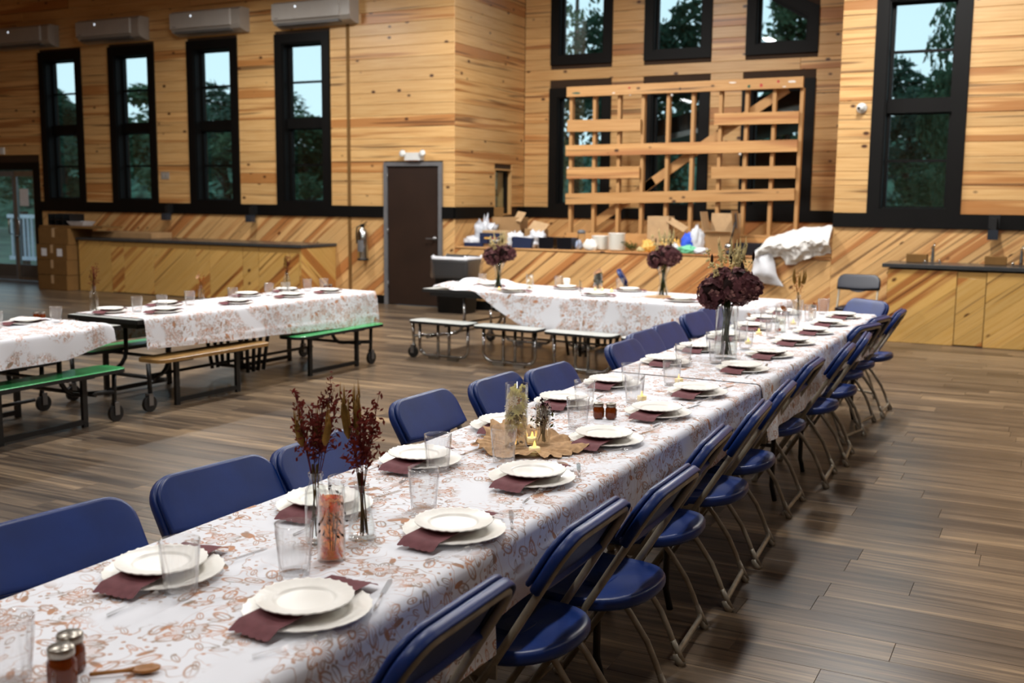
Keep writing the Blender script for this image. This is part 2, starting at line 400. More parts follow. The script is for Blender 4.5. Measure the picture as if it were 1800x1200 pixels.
# ------------------------------------------------------------------ the hall: floor, walls, boards, trim
W, CX, RX, Y2 = 13.38, -7.77, -2.46, 15.61
BZ0, BZ1, HZ = 1.29, 1.455, 7.0
def clip(poly, rect):
    x0, x1, y0, y1 = rect
    for ax, lim, sg in ((0, x0, 1), (0, x1, -1), (1, y0, 1), (1, y1, -1)):
        out = []
        for i in range(len(poly)):
            p, q = poly[i-1], poly[i]
            dp, dq = sg*(p[ax]-lim), sg*(q[ax]-lim)
            if (dp >= 0) != (dq >= 0):
                t = dp/(dp-dq); out.append((p[0]+(q[0]-p[0])*t, p[1]+(q[1]-p[1])*t))
            if dq >= 0: out.append(q)
        poly = out
        if len(poly) < 3: return []
    return poly
def board(mb, poly, fn, thick, ang=0, ch=.004):
    # a chamfered board: poly in the plane's own metres, fn maps (a, b, height) to the hall
    n = len(poly); cx = sum(p[0] for p in poly)/n; cy = sum(p[1] for p in poly)/n
    t = random.random()*.999+.001; ou, ov = random.uniform(0, 80), random.uniform(0, 80)
    ca, sa = math.cos(ang), math.sin(ang)
    def inset(p):
        dx, dy = p[0]-cx, p[1]-cy; l = math.hypot(dx, dy) or 1
        sx = max(0, abs(dx)-ch)/abs(dx) if abs(dx) > 1e-6 else 1; sy = max(0, abs(dy)-ch)/abs(dy) if abs(dy) > 1e-6 else 1
        return (cx+dx*sx, cy+dy*sy) if ang == 0 else (p[0]-dx/l*ch*1.4, p[1]-dy/l*ch*1.4)
    top = [inset(p) for p in poly]
    A = mb.add([fn(a, b, 0) for a, b in poly]); B0 = mb.add([fn(a, b, thick-ch) for a, b in poly]); B = mb.add([fn(a, b, thick) for a, b in top])
    uvf = lambda p: ((p[0]*ca+p[1]*sa)+ou, (-p[0]*sa+p[1]*ca)+ov)
    mb.face(B, [uvf(p) for p in top], t)
    for k in range(n):
        j = (k+1) % n; u = [uvf(poly[k]), uvf(poly[j])]
        mb.face((B0[k], B0[j], B[j], B[k]), [u[0], u[1], u[1], u[0]], t)
        mb.face((A[k], A[j], B0[j], B0[k]), [u[0], u[1], u[1], u[0]], t)
def boards(name, polys, fn, thick, mat, parent, ang=0, ch=.004, limit=290):
    """one object per board; past the limit the rest are one joined 'stuff' part"""
    polys = [p for p in polys if len(p) >= 3]
    for p in polys[:limit]:
        mb = MB(); board(mb, p, fn, thick, ang, ch); obj(name, mb, mat, parent)
    if len(polys) > limit:
        mb = MB()
        for p in polys[limit:]: board(mb, p, fn, thick, ang, ch)
        o = obj(name+'_rest', mb, mat, parent); o['kind'] = 'stuff'
def rows(rect, holes, pitch, lo=2.2, hi=4.6, gap=.003):
    x0, x1, z0, z1 = rect; out = []; z = z0
    while z < z1-.01:
        zt = min(z+pitch, z1); iv = [(x0, x1)]
        for a, b, c, d in holes:
            if c < zt-.02 and d > z+.02:
                nv = []
                for p, q in iv:
                    if b <= p or a >= q: nv.append((p, q)); continue
                    if a > p: nv.append((p, a))
                    if b < q: nv.append((b, q))
                iv = nv
        for p, q in iv:
            x = p
            while x < q-.01:
                e = x+random.uniform(lo, hi)
                if q-e < .7: e = q
                out.append([(x+gap/2, z+gap/2), (e-gap/2, z+gap/2), (e-gap/2, zt-gap/2), (x+gap/2, zt-gap/2)]); x = e
        z = zt
    return out
def diag(rect, holes, pitch, ang, gap=.003):
    """diagonal boards rising to the right, cut to a rectangle and around holes that reach its top or bottom"""
    rects = [rect]
    for h in holes:
        nr = []
        for r in rects:
            if h[1] <= r[0] or h[0] >= r[1]: nr.append(r); continue
            if h[0] > r[0]: nr.append((r[0], h[0], r[2], r[3]))
            if h[1] < r[1]: nr.append((h[1], r[1], r[2], r[3]))
        rects = nr
    d = (math.cos(ang), math.sin(ang)); nn = (-d[1], d[0]); out = []
    for r in rects:
        cs = [x*nn[0]+z*nn[1] for x in r[:2] for z in r[2:]]; k = math.floor(min(cs)/pitch)
        while k*pitch < max(cs):
            c0, c1 = k*pitch+gap/2, (k+1)*pitch-gap/2
            q = [(d[0]*s+nn[0]*c, d[1]*s+nn[1]*c) for s, c in ((-60, c0), (60, c0), (60, c1), (-60, c1))]
            out.append(clip(q, r)); k += 1
    return out
def holed(mb, rect, holes, fn):
    xs = sorted({rect[0], rect[1]} | {v for h in holes for v in h[:2] if rect[0] < v < rect[1]})
    zs = sorted({rect[2], rect[3]} | {v for h in holes for v in h[2:] if rect[2] < v < rect[3]})
    for a, b in zip(xs, xs[1:]):
        for c, d in zip(zs, zs[1:]):
            mx, mz = (a+b)/2, (c+d)/2
            if any(h[0] < mx < h[1] and h[2] < mz < h[3] for h in holes): continue
            fn(mb, a, b, c, d)

# floor
fl = MB(); fl.box(-19, 9, -7, 18.0-2.4, -.12, -.012); floor_o = struct('floor', fl, DARKGAP)
def floor_planks():
    polys = []; y = .98; ln = 1.22
    while y < W:
        y1 = min(y+.175, W); off = random.uniform(0, ln)
        xl = max(-17.6, -2.6-y*1.16); xr = min(2.6, .2+y*.02+.45) if y > 2 else .9
        x = xl-off
        while x < xr:
            polys.append([(x+.0008, y+.0008), (x+ln-.0008, y+.0008), (x+ln-.0008, y1-.0008), (x+.0008, y1-.0008)]); x += ln
        y = y1
    def vis(p):
        x, y = p[0][0]+.6, p[0][1]
        hid = 60 if (-2.1 < x < -1.35 and y < 8) else 0
        return hid + math.hypot(x, y)
    polys.sort(key=vis)
    boards('floor_plank', polys, lambda a, b, d: (a, b, -.012+d), .012, FLOOR, floor_o, ch=.0006, limit=298)
    fb = MB()
    for x0, x1, y0, y1 in ((-19, 9, -7, .98), (1.9, 9, .98, W), (-19, -17.5, .98, W)):
        board(fb, [(x0, y0), (x1, y0), (x1, y1), (x0, y1)], lambda a, b, d: (a, b, -.012+d), .0112, ch=.0005)
    yy = .98
    while yy < W-1:
        board(fb, [(-17.5, yy), (-2.6-(yy+1)*1.16, yy), (-2.6-(yy+1)*1.16, yy+1), (-17.5, yy+1)], lambda a, b, d: (a, b, -.012+d), .0112, ch=.0005); 
        if -2.6-(yy+2)*1.16 < -17.4: break
        yy += 1
    o = obj('floor_margin', fb, FLOOR, floor_o); o['kind'] = 'stuff'
floor_planks()
cl = MB(); cl.box(-19.3, 9.3, -7.3, 16.4, HZ, HZ+.1); struct('ceiling', cl, LUMBER)
for nm, b in (('wall_left', (-19.3, -19, -7, W, 0, HZ)), ('wall_right', (9, 9.3, -7, W, 0, HZ)), ('wall_front', (-19.3, 9.3, -7.3, -7, 0, HZ))):
    m = MB(); m.box(*b); struct(nm, m, LUMBER)

# the end wall, with its window and door openings (outer trim edges: x0, x1, z0, z1)
WINX = [(-16.24, -15.2), (-14.535, -13.495), (-12.77, -11.725), (-10.97, -9.935)]
WZ1 = 4.05; IN = .14
def opening(h): return (h[0]+IN, h[1]-IN, h[2]+IN if h[2] > 1.5 else h[2]+.05, h[3]-IN)
left_trim = [(a, b, BZ1, WZ1) for a, b in WINX]; right_trim = [(-2.075, -1.04, BZ1, WZ1)]
DOOR = (-8.96, -7.965, 0, 2.10); GDOOR = (-18.6, -16.36, 0, 2.15)
wl = MB()
holed(wl, (-19, CX-.021, 0, HZ), [opening(h) for h in left_trim]+[(DOOR[0]+.03, DOOR[1]-.03, 0, 2.07), (GDOOR[0]+.1, GDOOR[1]-.13, 0, 2.02)], lambda m, a, b, c, d: m.box(a, b, W+.021, W+.26, c, d))
wall_l = struct('wall_back_left', wl, DARKGAP)
boards('wall_board', rows((-19, CX, BZ1, 5.3), [(a-.0, b+.0, c, d) for a, b, c, d in left_trim]+[(DOOR[0], DOOR[1], 0, 2.10), (GDOOR[0], GDOOR[1], 0, 2.15)], .165), lambda a, b, d: (a, W+.021-d, b), .02, PINE, wall_l)
ANG = math.radians(38)
boards('wainscot_board', diag((-16.34, CX, .12, BZ0), [(DOOR[0], DOOR[1], 0, 2.1)], .135, ANG), lambda a, b, d: (a, W+.021-d, b), .02, PINE_D, wall_l, ang=ANG)
wr = MB()
holed(wr, (RX, 9, 0, HZ), [opening(h) for h in right_trim], lambda m, a, b, c, d: m.box(a, b, W+.021, W+.26, c, d))
wall_r = struct('wall_back_right', wr, DARKGAP)
boards('wall_board', rows((RX, 3.2, BZ1, 5.3), right_trim, .165), lambda a, b, d: (a, W+.021-d, b), .02, PINE, wall_r)
boards('wainscot_board', diag((RX, 3.2, .12, BZ0), [], .135, ANG), lambda a, b, d: (a, W+.021-d, b), .02, PINE_D, wall_r, ang=ANG)
# vertical joint strip on the left wall
# alcove: side wall with a small deep window, back wall with six windows, right return
SWIN = (14.61, 15.18, 1.33, 2.04)
ws = MB(); holed(ws, (W+.26, Y2+.3, 0, HZ), [SWIN], lambda m, a, b, c, d: m.box(CX-.26, CX-.021, a, b, c, d))
ws.box(CX-.26, CX-.021, W+.021, W+.26, 0, HZ)
wall_s = struct('wall_alcove_left', ws, DARKGAP)
boards('wall_board', rows((W+.001, Y2, BZ1, 6.0), [SWIN], .165, 2.2, 3), lambda a, b, d: (CX-.021+d, a, b), .02, PINE, wall_s)
boards('wainscot_board', diag((W+.003, Y2, .9, BZ0), [], .135, ANG), lambda a, b, d: (CX-.021+d, a, b), .02, PINE_D, wall_s, ang=ANG)
LW = [(-7.325, -6.285, BZ1, 3.31), (-5.765, -4.725, BZ1, 3.31), (-4.24, -3.2, BZ1, 3.31)]
UW = [(-7.315, -6.285, 3.665, 5.6), (-5.765, -4.725, 3.665, 5.2)]
GX0, GX1, GZ = -4.215, -3.19, 3.665
def slope(x): return 4.29-.5*(x-GX1)
wa = MB()
holed(wa, (CX-.26, RX+.26, 0, 4.15), [opening(h) for h in LW+UW]+[(GX0+IN, GX1-IN, GZ+IN, 4.15)], lambda m, a, b, c, d: m.box(a, b, Y2+.021, Y2+.26, c, d))
holed(wa, (CX-.26, GX0+IN, 4.15, HZ), [opening(h) for h in UW], lambda m, a, b, c, d: m.box(a, b, Y2+.021, Y2+.26, c, d))
wa.box(GX1-IN, RX+.26, Y2+.021, Y2+.26, 4.15, HZ)
gi = lambda x: slope(x)-IN*1.2
wa.prism([(GX0+IN, gi(GX0+IN)), (GX1-IN, max(4.15, gi(GX1-IN))), (GX1-IN, HZ), (GX0+IN, HZ)], Y2+.021, Y2+.26, lambda a, b, d: (a, d, b))
wall_a = struct('wall_alcove_back', wa, DARKGAP)
boards('wall_board', rows((CX, RX, BZ1, 5.6), LW+UW+[(GX0, GX1, GZ, 5.6)], .165), lambda a, b, d: (a, Y2+.021-d, b), .02, PINE, wall_a)
boards('wainscot_board', diag((CX, RX, .9, BZ0), [], .135, ANG), lambda a, b, d: (a, Y2+.021-d, b), .02, PINE_D, wall_a, ang=ANG)
wq = MB(); wq.box(RX-.001, RX+.26, W+.262, Y2+.02, .9, HZ); struct('wall_alcove_right', wq, PINE)
wk = MB(); wk.box(CX, RX, W+.021, Y2+.02, 0, .88); wall_k = struct('wall_knee', wk, LUMBER)
boards('wainscot_board', diag((CX, RX, .12, .87), [], .135, ANG), lambda a, b, d: (a, W+.021-d, b), .02, PINE_D, wall_k, ang=ANG)
cap = MB(); board(cap, [(CX+.01, W-.01), (RX-.01, W-.01), (RX-.01, W+.34), (CX+.01, W+.34)], lambda a, b, d: (a, b, .88+d), .02); obj('cap_board', cap, LUMBER, wall_k)
# black rail band and baseboards
def band(name, x0, x1, y, z0, z1, t=.03):
    m = MB(); m.box(x0, x1, y-t, y, z0, z1); struct(name, m, TRIM)
band('trim_1', GDOOR[1], DOOR[0], W, BZ0, BZ1); band('trim_2', DOOR[1], CX, W, BZ0, BZ1); band('trim_3', RX, 9, W, BZ0, BZ1)
band('trim_4', CX, RX, Y2, BZ0, BZ1)
m = MB(); m.box(CX, CX+.03, W+.0, SWIN[0]-.02, BZ0, BZ1); m.box(CX, CX+.03, SWIN[1]+.2, Y2, BZ0, BZ1); struct('trim_5', m, TRIM)
band('baseboard_left', GDOOR[1], DOOR[0], W, .004, .13, .02); band('baseboard_knee', DOOR[1], RX, W, .004, .13, .02); band('baseboard_right', RX, 9, W, .004, .13, .02)
m = MB(); m.box(-9.625, -9.575, W-.012, W, BZ1, 5.3); m.box(-9.625, -9.575, W-.012, W, .13, BZ0); struct('trim_6', m, CARD_D)

# windows: black casing, deep jamb, sashes that each hold a pane
wn = [0]
def window(outer, y, rowsz, label, top=None, depth=.15, xpad=.035):
    wn[0] += 1
    t = thing('window_%d' % wn[0], label, 'window'); t['kind'] = 'structure'
    x0, x1, z0, z1 = outer; ox0, ox1, oz0, oz1 = opening(outer)
    c = MB(); p = .028
    for b in ((x0, ox0, z0, z1), (ox1, x1, z0, z1), (ox0, ox1, oz1, z1), (ox0, ox1, z0, oz0)): c.box(b[0], b[1], y-p, y, b[2], b[3])
    obj('casing', c, TRIM, t)
    j = MB(); e = .018
    for b in ((ox0, ox0+e, oz0, oz1), (ox1-e, ox1, oz0, oz1), (ox0+e, ox1-e, oz1-e, oz1), (ox0+e, ox1-e, oz0, oz0+e)): j.box(b[0], b[1], y, y+depth+.05, b[2], b[3])
    last = oz0+e
    for i, (a, b) in enumerate(rowsz):
        if i and a-rowsz[i-1][1] > .1: j.box(ox0+e, ox1-e, y+depth-.07, y+depth+.05, rowsz[i-1][1]+.02, a-.02)
    obj('jamb', j, TRIM, t)
    for a, b in rowsz:
        s = MB(); f = .03; Y = y+depth
        A, B = a-.015, b+.015
        s.box(ox0+e, ox0+e+xpad, Y-.02, Y+.03, A, B); s.box(ox1-e-xpad, ox1-e, Y-.02, Y+.03, A, B)
        s.box(ox0+e+xpad, ox1-e-xpad, Y-.02, Y+.03, A, a); s.box(ox0+e+xpad, ox1-e-xpad, Y-.02, Y+.03, b, B)
        so = obj('sash', s, TRIM, t)
        g = MB(); g.box(ox0+e+xpad, ox1-e-xpad, Y+.002, Y+.006, a, b); obj('pane', g, PANE, so)
    return t
R4 = [(1.54, 2.06), (2.09, 2.61), (2.80, 3.32), (3.35, 3.87)]
for i, (a, b) in enumerate(WINX):
    window((a, b, BZ1, WZ1), W, R4, 'tall narrow black-framed window, %s from the glass door on the left wall' % ORD[i])
window(right_trim[0], W, R4, 'tall narrow black-framed window alone on the right-hand wall')
for h, w_ in zip(LW, ('left', 'middle', 'right')):
    window(h, Y2, [(1.54, 3.15)], 'lower black-framed alcove window behind the %s part of the stud frame' % w_, depth=.1)
for h, w_ in zip(UW, ('leftmost, above the left end of the stud frame', 'middle one, above the centre of the stud frame')):
    window(h, Y2, [(h[2]+IN+.02, h[3]-IN-.03)], 'upper black-framed alcove window, '+w_, depth=.1)
def gable_window():
    t = thing('window_9', 'upper alcove window with a sloping top corner, above the right of the stud frame', 'window'); t['kind'] = 'structure'
    out = [(GX0, GZ), (GX1, GZ), (GX1, slope(GX1)), (GX0, slope(GX0))]
    i1 = IN; inn = [(GX0+i1, GZ+i1), (GX1-i1, GZ+i1), (GX1-i1, gi(GX1-i1)), (GX0+i1, gi(GX0+i1))]
    def frame(a, b, y0, y1, mat, nm, par):
        m = MB()
        for k in range(4):
            q = (k+1) % 4; m.prism([a[k], a[q], b[q], b[k]], y0, y1, lambda u, v, d: (u, d, v))
        return obj(nm, m, mat, par)
    frame(out, inn, Y2-.028, Y2, TRIM, 'casing', t)
    i2 = [(GX0+i1+.018, GZ+i1+.018), (GX1-i1-.018, GZ+i1+.018), (GX1-i1-.018, gi(GX1-i1)-.03), (GX0+i1+.018, gi(GX0+i1)-.02)]
    frame(inn, i2, Y2, Y2+.15, TRIM, 'jamb', t)
    i3 = [(i2[0][0]+.035, i2[0][1]+.03), (i2[1][0]-.035, i2[1][1]+.03), (i2[2][0]-.035, i2[2][1]-.04), (i2[3][0]+.035, i2[3][1]-.04)]
    s = frame(i2, i3, Y2+.08, Y2+.13, TRIM, 'sash', t)
    g = MB(); g.prism(i3, Y2+.102, Y2+.106, lambda u, v, d: (u, d, v)); obj('pane', g, PANE, s)
gable_window()
def side_window():
    t = thing('window_10', 'small dark window set deep in the alcove side wall near the boxes', 'window'); t['kind'] = 'structure'
    a0, a1, z0, z1 = SWIN; X = CX-.10
    c = MB(); c.box(CX-.24, CX, a0, a0+.02, z0, z1); c.box(CX-.24, CX, a1-.02, a1, z0, z1); c.box(CX-.24, CX, a0+.02, a1-.02, z1-.02, z1); c.box(CX-.24, CX, a0+.02, a1-.02, z0, z0+.02)
    obj('jamb', c, PINE, t)
    s = MB(); s.box(X, X+.04, a0+.02, a0+.05, z0+.02, z1-.02); s.box(X, X+.04, a1-.09, a1-.02, z0+.02, z1-.02); s.box(X, X+.04, a0+.05, a1-.09, z0+.02, z0+.1); s.box(X, X+.04, a0+.05, a1-.09, z1-.05, z1-.02)
    so = obj('sash', s, TRIM, t)
    g = MB(); g.box(X+.01, X+.014, a0+.05, a1-.09, z0+.1, z1-.05); obj('pane', g, PANE, so)
side_window()

# brown flush door in a grey frame
def flush_door():
    t = thing('door_1', 'dark brown flush door in a grey steel frame', 'door', (-8.46, W, 0)); t['kind'] = 'structure'
    x0, x1 = DOOR[0]+8.46, DOOR[1]+8.46; f = .055
    m = MB(); m.box(x0, x0+f, -.04, .1, .003, 2.10); m.box(x1-f, x1, -.04, .1, .003, 2.10); m.box(x0+f, x1-f, -.04, .1, 2.10-f, 2.10); obj('door_frame', m, GREY, t)
    p = MB(); p.box(x0+f+.004, x1-f-.004, -.012, .032, .012, 2.10-f-.004); pn = obj('door_leaf', p, DOORB, t)
    h = MB(); h.lathe([(.0, 0), (.034, 0), (.034, .012), (.014, .016), (.014, .06), (0, .06)], 16); h.bar((0, 0, .05), (-.12, 0, .05), .02, .016, (0, 0, 1))
    ho = obj('lever_handle', h, STEEL, pn, (x1-f-.07, -.013, 1.0)); ho.rotation_euler = (PI/2, 0, 0)
    for z in (.25, 1.05, 1.85):
        k = MB(); k.lathe([(0, 0), (.008, 0), (.008, .1), (0, .1)], 8); obj('hinge', k, STEEL, t, (x0+f+.002, -.02, z))
flush_door()
def glass_door():
    t = thing('door_2', 'grey glazed double door with pull handles at the left edge', 'door', (0, W, 0)); t['kind'] = 'structure'
    x0, x1 = GDOOR[0], GDOOR[1]
    m = MB(); m.box(x1-.14, x1, -.03, .1, .003, 2.15); m.box(x0, x0+.14, -.03, .1, .003, 2.15); m.box(x0+.14, x1-.14, -.03, .1, 2.02, 2.15); obj('door_casing', m, TRIM, t)
    for k, (a, b) in enumerate(((-18.44, -17.075), (-17.055, -16.52))):
        s = MB(); st = .06
        s.box(a, a+st, .0, .045, .015, 2.0); s.box(b-st*.5, b, .0, .045, .015, 2.0); s.box(a+st, b-st*.5, .0, .045, 1.9, 2.0); s.box(a+st, b-st*.5, .0, .045, .015, .07); so = obj('door_leaf', s, STEEL if k else GREY, t)
        kp = MB(); kp.box(a+st, b-st*.5, .005, .04, .07, .30); obj('kick_panel', kp, TARGREY, so)
        g = MB(); g.box(a+st, b-st*.5, .02, .026, .30, 1.9); obj('pane', g, PANE, so)
        xh = a+st+.03 if k else b-.09
        h = MB(); h.tube([(xh, 0, .85), (xh, -.06, .87), (xh, -.06, 1.13), (xh, 0, 1.15)] if not k else [(xh-.05, 0, .80), (xh-.02, -.05, .82), (xh+.06, -.05, .84), (xh+.06, -.05, 1.10), (xh+.02, -.05, 1.15), (xh-.05, 0, 1.14)], .014, 8); obj('pull_handle', h, CHROME, so)
glass_door()
m = MB(); m.box(-16.93, -16.7, W+.012, W+.0155, 1.37, 1.68)
tag(obj('notice', m, PAPER), 'white paper notice taped on the glass door', 'notice')

# ------------------------------------------------------------------ outside
gm = MB(); gm.box(-90, 60, W+.3, 120, -.4, -.15); struct('ground', gm, GRASS)
def hillside():
    def f(u, v):
        x = -95+130*u; y = 34+30*v; h = 4.6*min(1, v*1.6)**1.3
        return x, y, -.3+h+(noise.noise(Vector((x*.16, y*.2, 0)))*1.1+noise.noise(Vector((x*.7, y*.7, 4)))*.7+noise.noise(Vector((x*2.1, y*2.1, 8)))*.35)*min(1, v*4)
    m = MB(); m.grid(300, 40, f); struct('hillside', m, BUSH)
BUSH = simple('wooded_slope', '#4c6650', .95, var=.45, scale=1.6, spec=.1)
hillside()
dk = thing('deck', 'pale board deck outside the glass door', 'deck')
boards('deck_board', [[(-21, 13.75+i*.2), (-14.2, 13.75+i*.2), (-14.2, 13.94+i*.2), (-21, 13.94+i*.2)] for i in range(14)], lambda a, b, d: (a, b, -.05+d), .03, DECKM, dk, ch=.002)
def railing():
    t = thing('deck_railing', 'white deck railing with balusters seen through the glass door', 'railing', (0, 16.3, 0))
    r = MB(); r.box(-21, -14.2, -.05, .05, 1.05, 1.13); obj('top_rail', r, RAILW, t)
    r = MB(); r.box(-21, -14.2, -.03, .03, .12, .20); obj('bottom_rail', r, RAILW, t)
    for i in range(52):
        part('baluster', 'balus', lambda m: m.box(-.02, .02, -.02, .02, .2, 1.05), RAILW, t, (-20.9+i*.13, 0, 0))
    for x in (-20.6, -18.4, -16.2, -14.3): part('post', 'dpost', lambda m: m.box(-.06, .06, -.06, .06, -.02, 1.2), BARK, t, (x, .09, 0))
railing()
def tree_mesh(key, mat, n, w, h, seed):
    def b(mb):
        rnd = random.Random(seed)
        blobs = [(rnd.gauss(0, w*.26), rnd.gauss(0, w*.26), h*rnd.uniform(.28, 1.0), rnd.uniform(.12, .24)*w) for _ in range(26)]
        for i in range(n):
            cx, cy, cz, r = rnd.choice(blobs); v = Vector((rnd.gauss(0, 1), rnd.gauss(0, 1), rnd.gauss(0, .8))).normalized()*r*rnd.uniform(.55, 1.05)
            taper = 1.1-.65*max(0, (cz+v.z)/h-.4)
            p = Vector(((cx+v.x)*taper, (cy+v.y)*taper, cz+v.z)); a = Vector((rnd.gauss(0, 1), rnd.gauss(0, 1), rnd.gauss(0, 1))).normalized(); c = a.orthogonal().normalized(); s = rnd.uniform(.12, .26)*(.5 if seed == 5 else 1)
            q = mb.add([p-a*s, p+c*s*.5, p+a*s, p-c*s*.5]); mb.face(q)
    return b
def tree(x, y, h, w, kind, label):
    t = thing('tree', label, 'tree', (x, y, -.2), random.uniform(0, 6.28), 'trees outside the hall')
    mat = LEAF if kind else LEAF2
    f = part('foliage', 'tree%d' % kind, tree_mesh(0, mat, (5200, 5200, 5200)[kind], 5.0, 9.0, kind+3), mat, t); f.scale = (w/5, w/5, h/9); f['kind'] = 'stuff'
    def tr(mb):
        mb.tube([(0, 0, 0), (.05, 0, 2), (-.1, .1, 4.5), (.1, 0, 7.5)], [.22, .17, .12, .05], 8)
        for k in range(5): a = k*1.3; mb.tube([(0, 0, 2.2+k*.8), (math.cos(a)*.9, math.sin(a)*.9, 3.4+k*.8)], [.08, .03], 5)
    s = part('trunk', 'trunk', tr, BARK, t); s.scale = (w/5, w/5, h/9)
TR = [(-37.6, 32, 5.7, 5.2, 0, 'dark green tree with a ragged crown beyond the window nearest the glass door'),
      (-32.2, 32, 5.7, 4.4, 1, 'mid green tree beyond the second tall window from the glass door'),
      (-28.2, 31.5, 5.6, 4.6, 0, 'dark green tree beyond the third tall window from the glass door'),
      (-24.2, 31, 4.3, 5, 1, 'low mid green tree beyond the fourth tall window from the glass door'),
      (-19, 33, 5.0, 5, 0, 'dark green tree hidden partly behind the brown door wall'),
      (-12.3, 28, 9.2, 4.4, 2, 'tall loose tree beyond the leftmost upper alcove window'),
      (-9.7, 28, 6.5, 4.0, 0, 'dark green tree beyond the middle upper alcove window'),
      (-6.2, 27.5, 6.7, 3.0, 1, 'leafy tree beyond the alcove window with the sloping top'),
      (-4.0, 33, 5.5, 3.6, 0, 'dark green tree beyond the left side of the right-hand tall window'),
      (-1.85, 23, 6.6, 1.2, 1, 'tall narrow tree at the top corner of the right-hand tall window'),
      (-2.3, 30, 4.9, 3.4, 1, 'dark green tree beyond the right side of the right-hand tall window'),
      (-43, 36, 6.0, 6, 1, 'mid green tree beyond the glass door')]
for x, y, h, w, k, lab in TR: tree(x, y, h, w, k, lab)
def porch():
    t = thing('porch_roof', 'dark pitched porch roof outside the middle and right alcove windows', 'porch', (0, 0, 0))
    r = MB(); r.prism([(-6.1, 2.55), (-3.1, 3.15), (-3.1, 3.4), (-6.1, 2.8)], 16.6, 20.5, lambda a, b, d: (a, d, b)); obj('roof', r, BLACKM, t)
    e = MB(); e.prism([(-6.1, 2.45), (-3.1, 3.05), (-3.1, 3.13), (-6.1, 2.53)], 16.5, 16.58, lambda a, b, d: (a, d, b)); obj('eave_board', e, STEEL, t)
    b = MB(); b.box(-6.0, -3.3, 20.3, 20.45, -.3, 2.6); obj('back_wall', b, BLACKM, t)
    for x in (-6.0, -3.25): part('post', 'porchpost', lambda m: m.box(-.07, .07, -.07, .07, -.2, 2.55), BARK, t, (x, 16.75, 0))
porch()

# ------------------------------------------------------------------ blue folding chairs
def arc(cx, cy, r, a0, a1, n): return [(cx+r*math.cos(a0+(a1-a0)*i/n), cy+r*math.sin(a0+(a1-a0)*i/n)) for i in range(n+1)]
TUBE_T, TUBE_B = (-.235, .765), (.225, .0)      # line of the back frame in the chair's own (x forward, z)
def on_tube(z, off=0):
    t = (z-TUBE_B[1])/(TUBE_T[1]-TUBE_B[1]); dx, dz = TUBE_T[0]-TUBE_B[0], TUBE_T[1]-TUBE_B[1]; l = math.hypot(dx, dz)
    return TUBE_B[0]+dx*t+off*dz/l, z-off*dx/l
BU = Vector((0, 1, 0)); BV = Vector((TUBE_T[0]-TUBE_B[0], 0, TUBE_T[1]-TUBE_B[1])).normalized(); BN = Vector((BV.z, 0, -BV.x))
B0 = Vector((TUBE_T[0], 0, TUBE_T[1]))
def back_outline(w, h, rt, bel, ins):
    w2 = w/2-ins; top = .025-ins; bot = .025-h+ins; r = max(.01, rt-ins)
    pts = arc(w2-r, top-r, r, 0, PI/2, 7)+arc(-w2+r, top-r, r, PI/2, PI, 7)
    n = 12; pts += [(-w2+.02*0+(2*w2)*i/n, bot+.0-bel*math.sin(PI*i/n)) for i in range(n+1)]
    return pts
def b3(pts, d): return [B0+BU*u+BV*v+BN*d for u, v in pts]
BH = .178
def m_back(mb):
    # rear shell: rolled rim open at the back, so that the frame tube shows inside it
    o = lambda i, bel=.012: back_outline(.456, BH, .085, bel, i)
    mb.rings([b3(o(.05), .011), b3(o(.010), .010), b3(o(.007), -.010), b3(o(.003), -.014), b3(o(.0), -.010), b3(o(.0), .009), b3(o(.003), .014), b3(o(.010), .016), b3(o(.05), .016)], smooth=True)
def m_panel(mb):
    o = lambda i: back_outline(.456, BH+.004, .085, .014, i)
    mb.rings([b3(o(.05), .0162), b3(o(.016), .0163), b3(o(.016), .019), b3(o(.008), .0195), b3(o(.006), .021), b3(o(.006), .029), b3(o(.010), .0335), b3(o(.018), .0345), b3(o(.05), .0345)], smooth=True)
def m_belly(mb):
    f = lambda i, k: [( -.17+i*2+ (.34-i*4)*j/14, -.115 - (k)*math.sin(PI*j/14)) for j in range(15)]+[(.17-i*2, -.04), (-.17+i*2, -.04)]
    mb.rings([b3(f(.012, .068), .000), b3(f(0, .078), .004), b3(f(0, .078), .014)], smooth=False)
def m_seat(mb):
    # superellipse plan, rounded at the rear, flat-fronted and dished
    def outline(s, z):
        P = []
        for i in range(36):
            a = 2*PI*i/36; c, q = math.cos(a), math.sin(a); n = 3.4 if c > 0 else 2.3
            x = .205*s*math.copysign(abs(c)**(2/n), c); y = (.202+.012*(c > 0))*s*math.copysign(abs(q)**(2/n), q)
            P.append((x+.01, y, z+(.012*c if c > 0 else .016*c*c)))
        return P
    mb.rings([outline(.84, .418), outline(.97, .408), outline(1.0, .418), outline(1.0, .436), outline(.965, .447), outline(.86, .440), outline(.6, .434), outline(.3, .432)], smooth=True)
def m_frame(mb):
    w = .204; z0 = .016; r = .0115
    x0, zz0 = on_tube(z0)
    rt = .072; tp = .006; top = [(w, -.30), (w, tp-rt)]+arc(w-rt, tp-rt, rt, 0, PI/2, 7)[1:]
    top += [(-u, v) for u, v in reversed(top)]
    up = [B0+BU*u+BV*v+BN*(-.008) for u, v in top]
    p = [Vector((x0, w, zz0))]+up+[Vector((x0, -w, zz0))]
    mb.tube(p, r, 8)
    x1, z1 = on_tube(.14); mb.tube([(x1, w, z1), (x1, -w, z1)], .008, 6)
    for s in (1, -1):
        xs, zs = on_tube(.40); mb.box(xs-.03, xs+.05, s*(w+.004)-.004*s-.002, s*(w+.004)+.002, zs-.022, zs+.022)
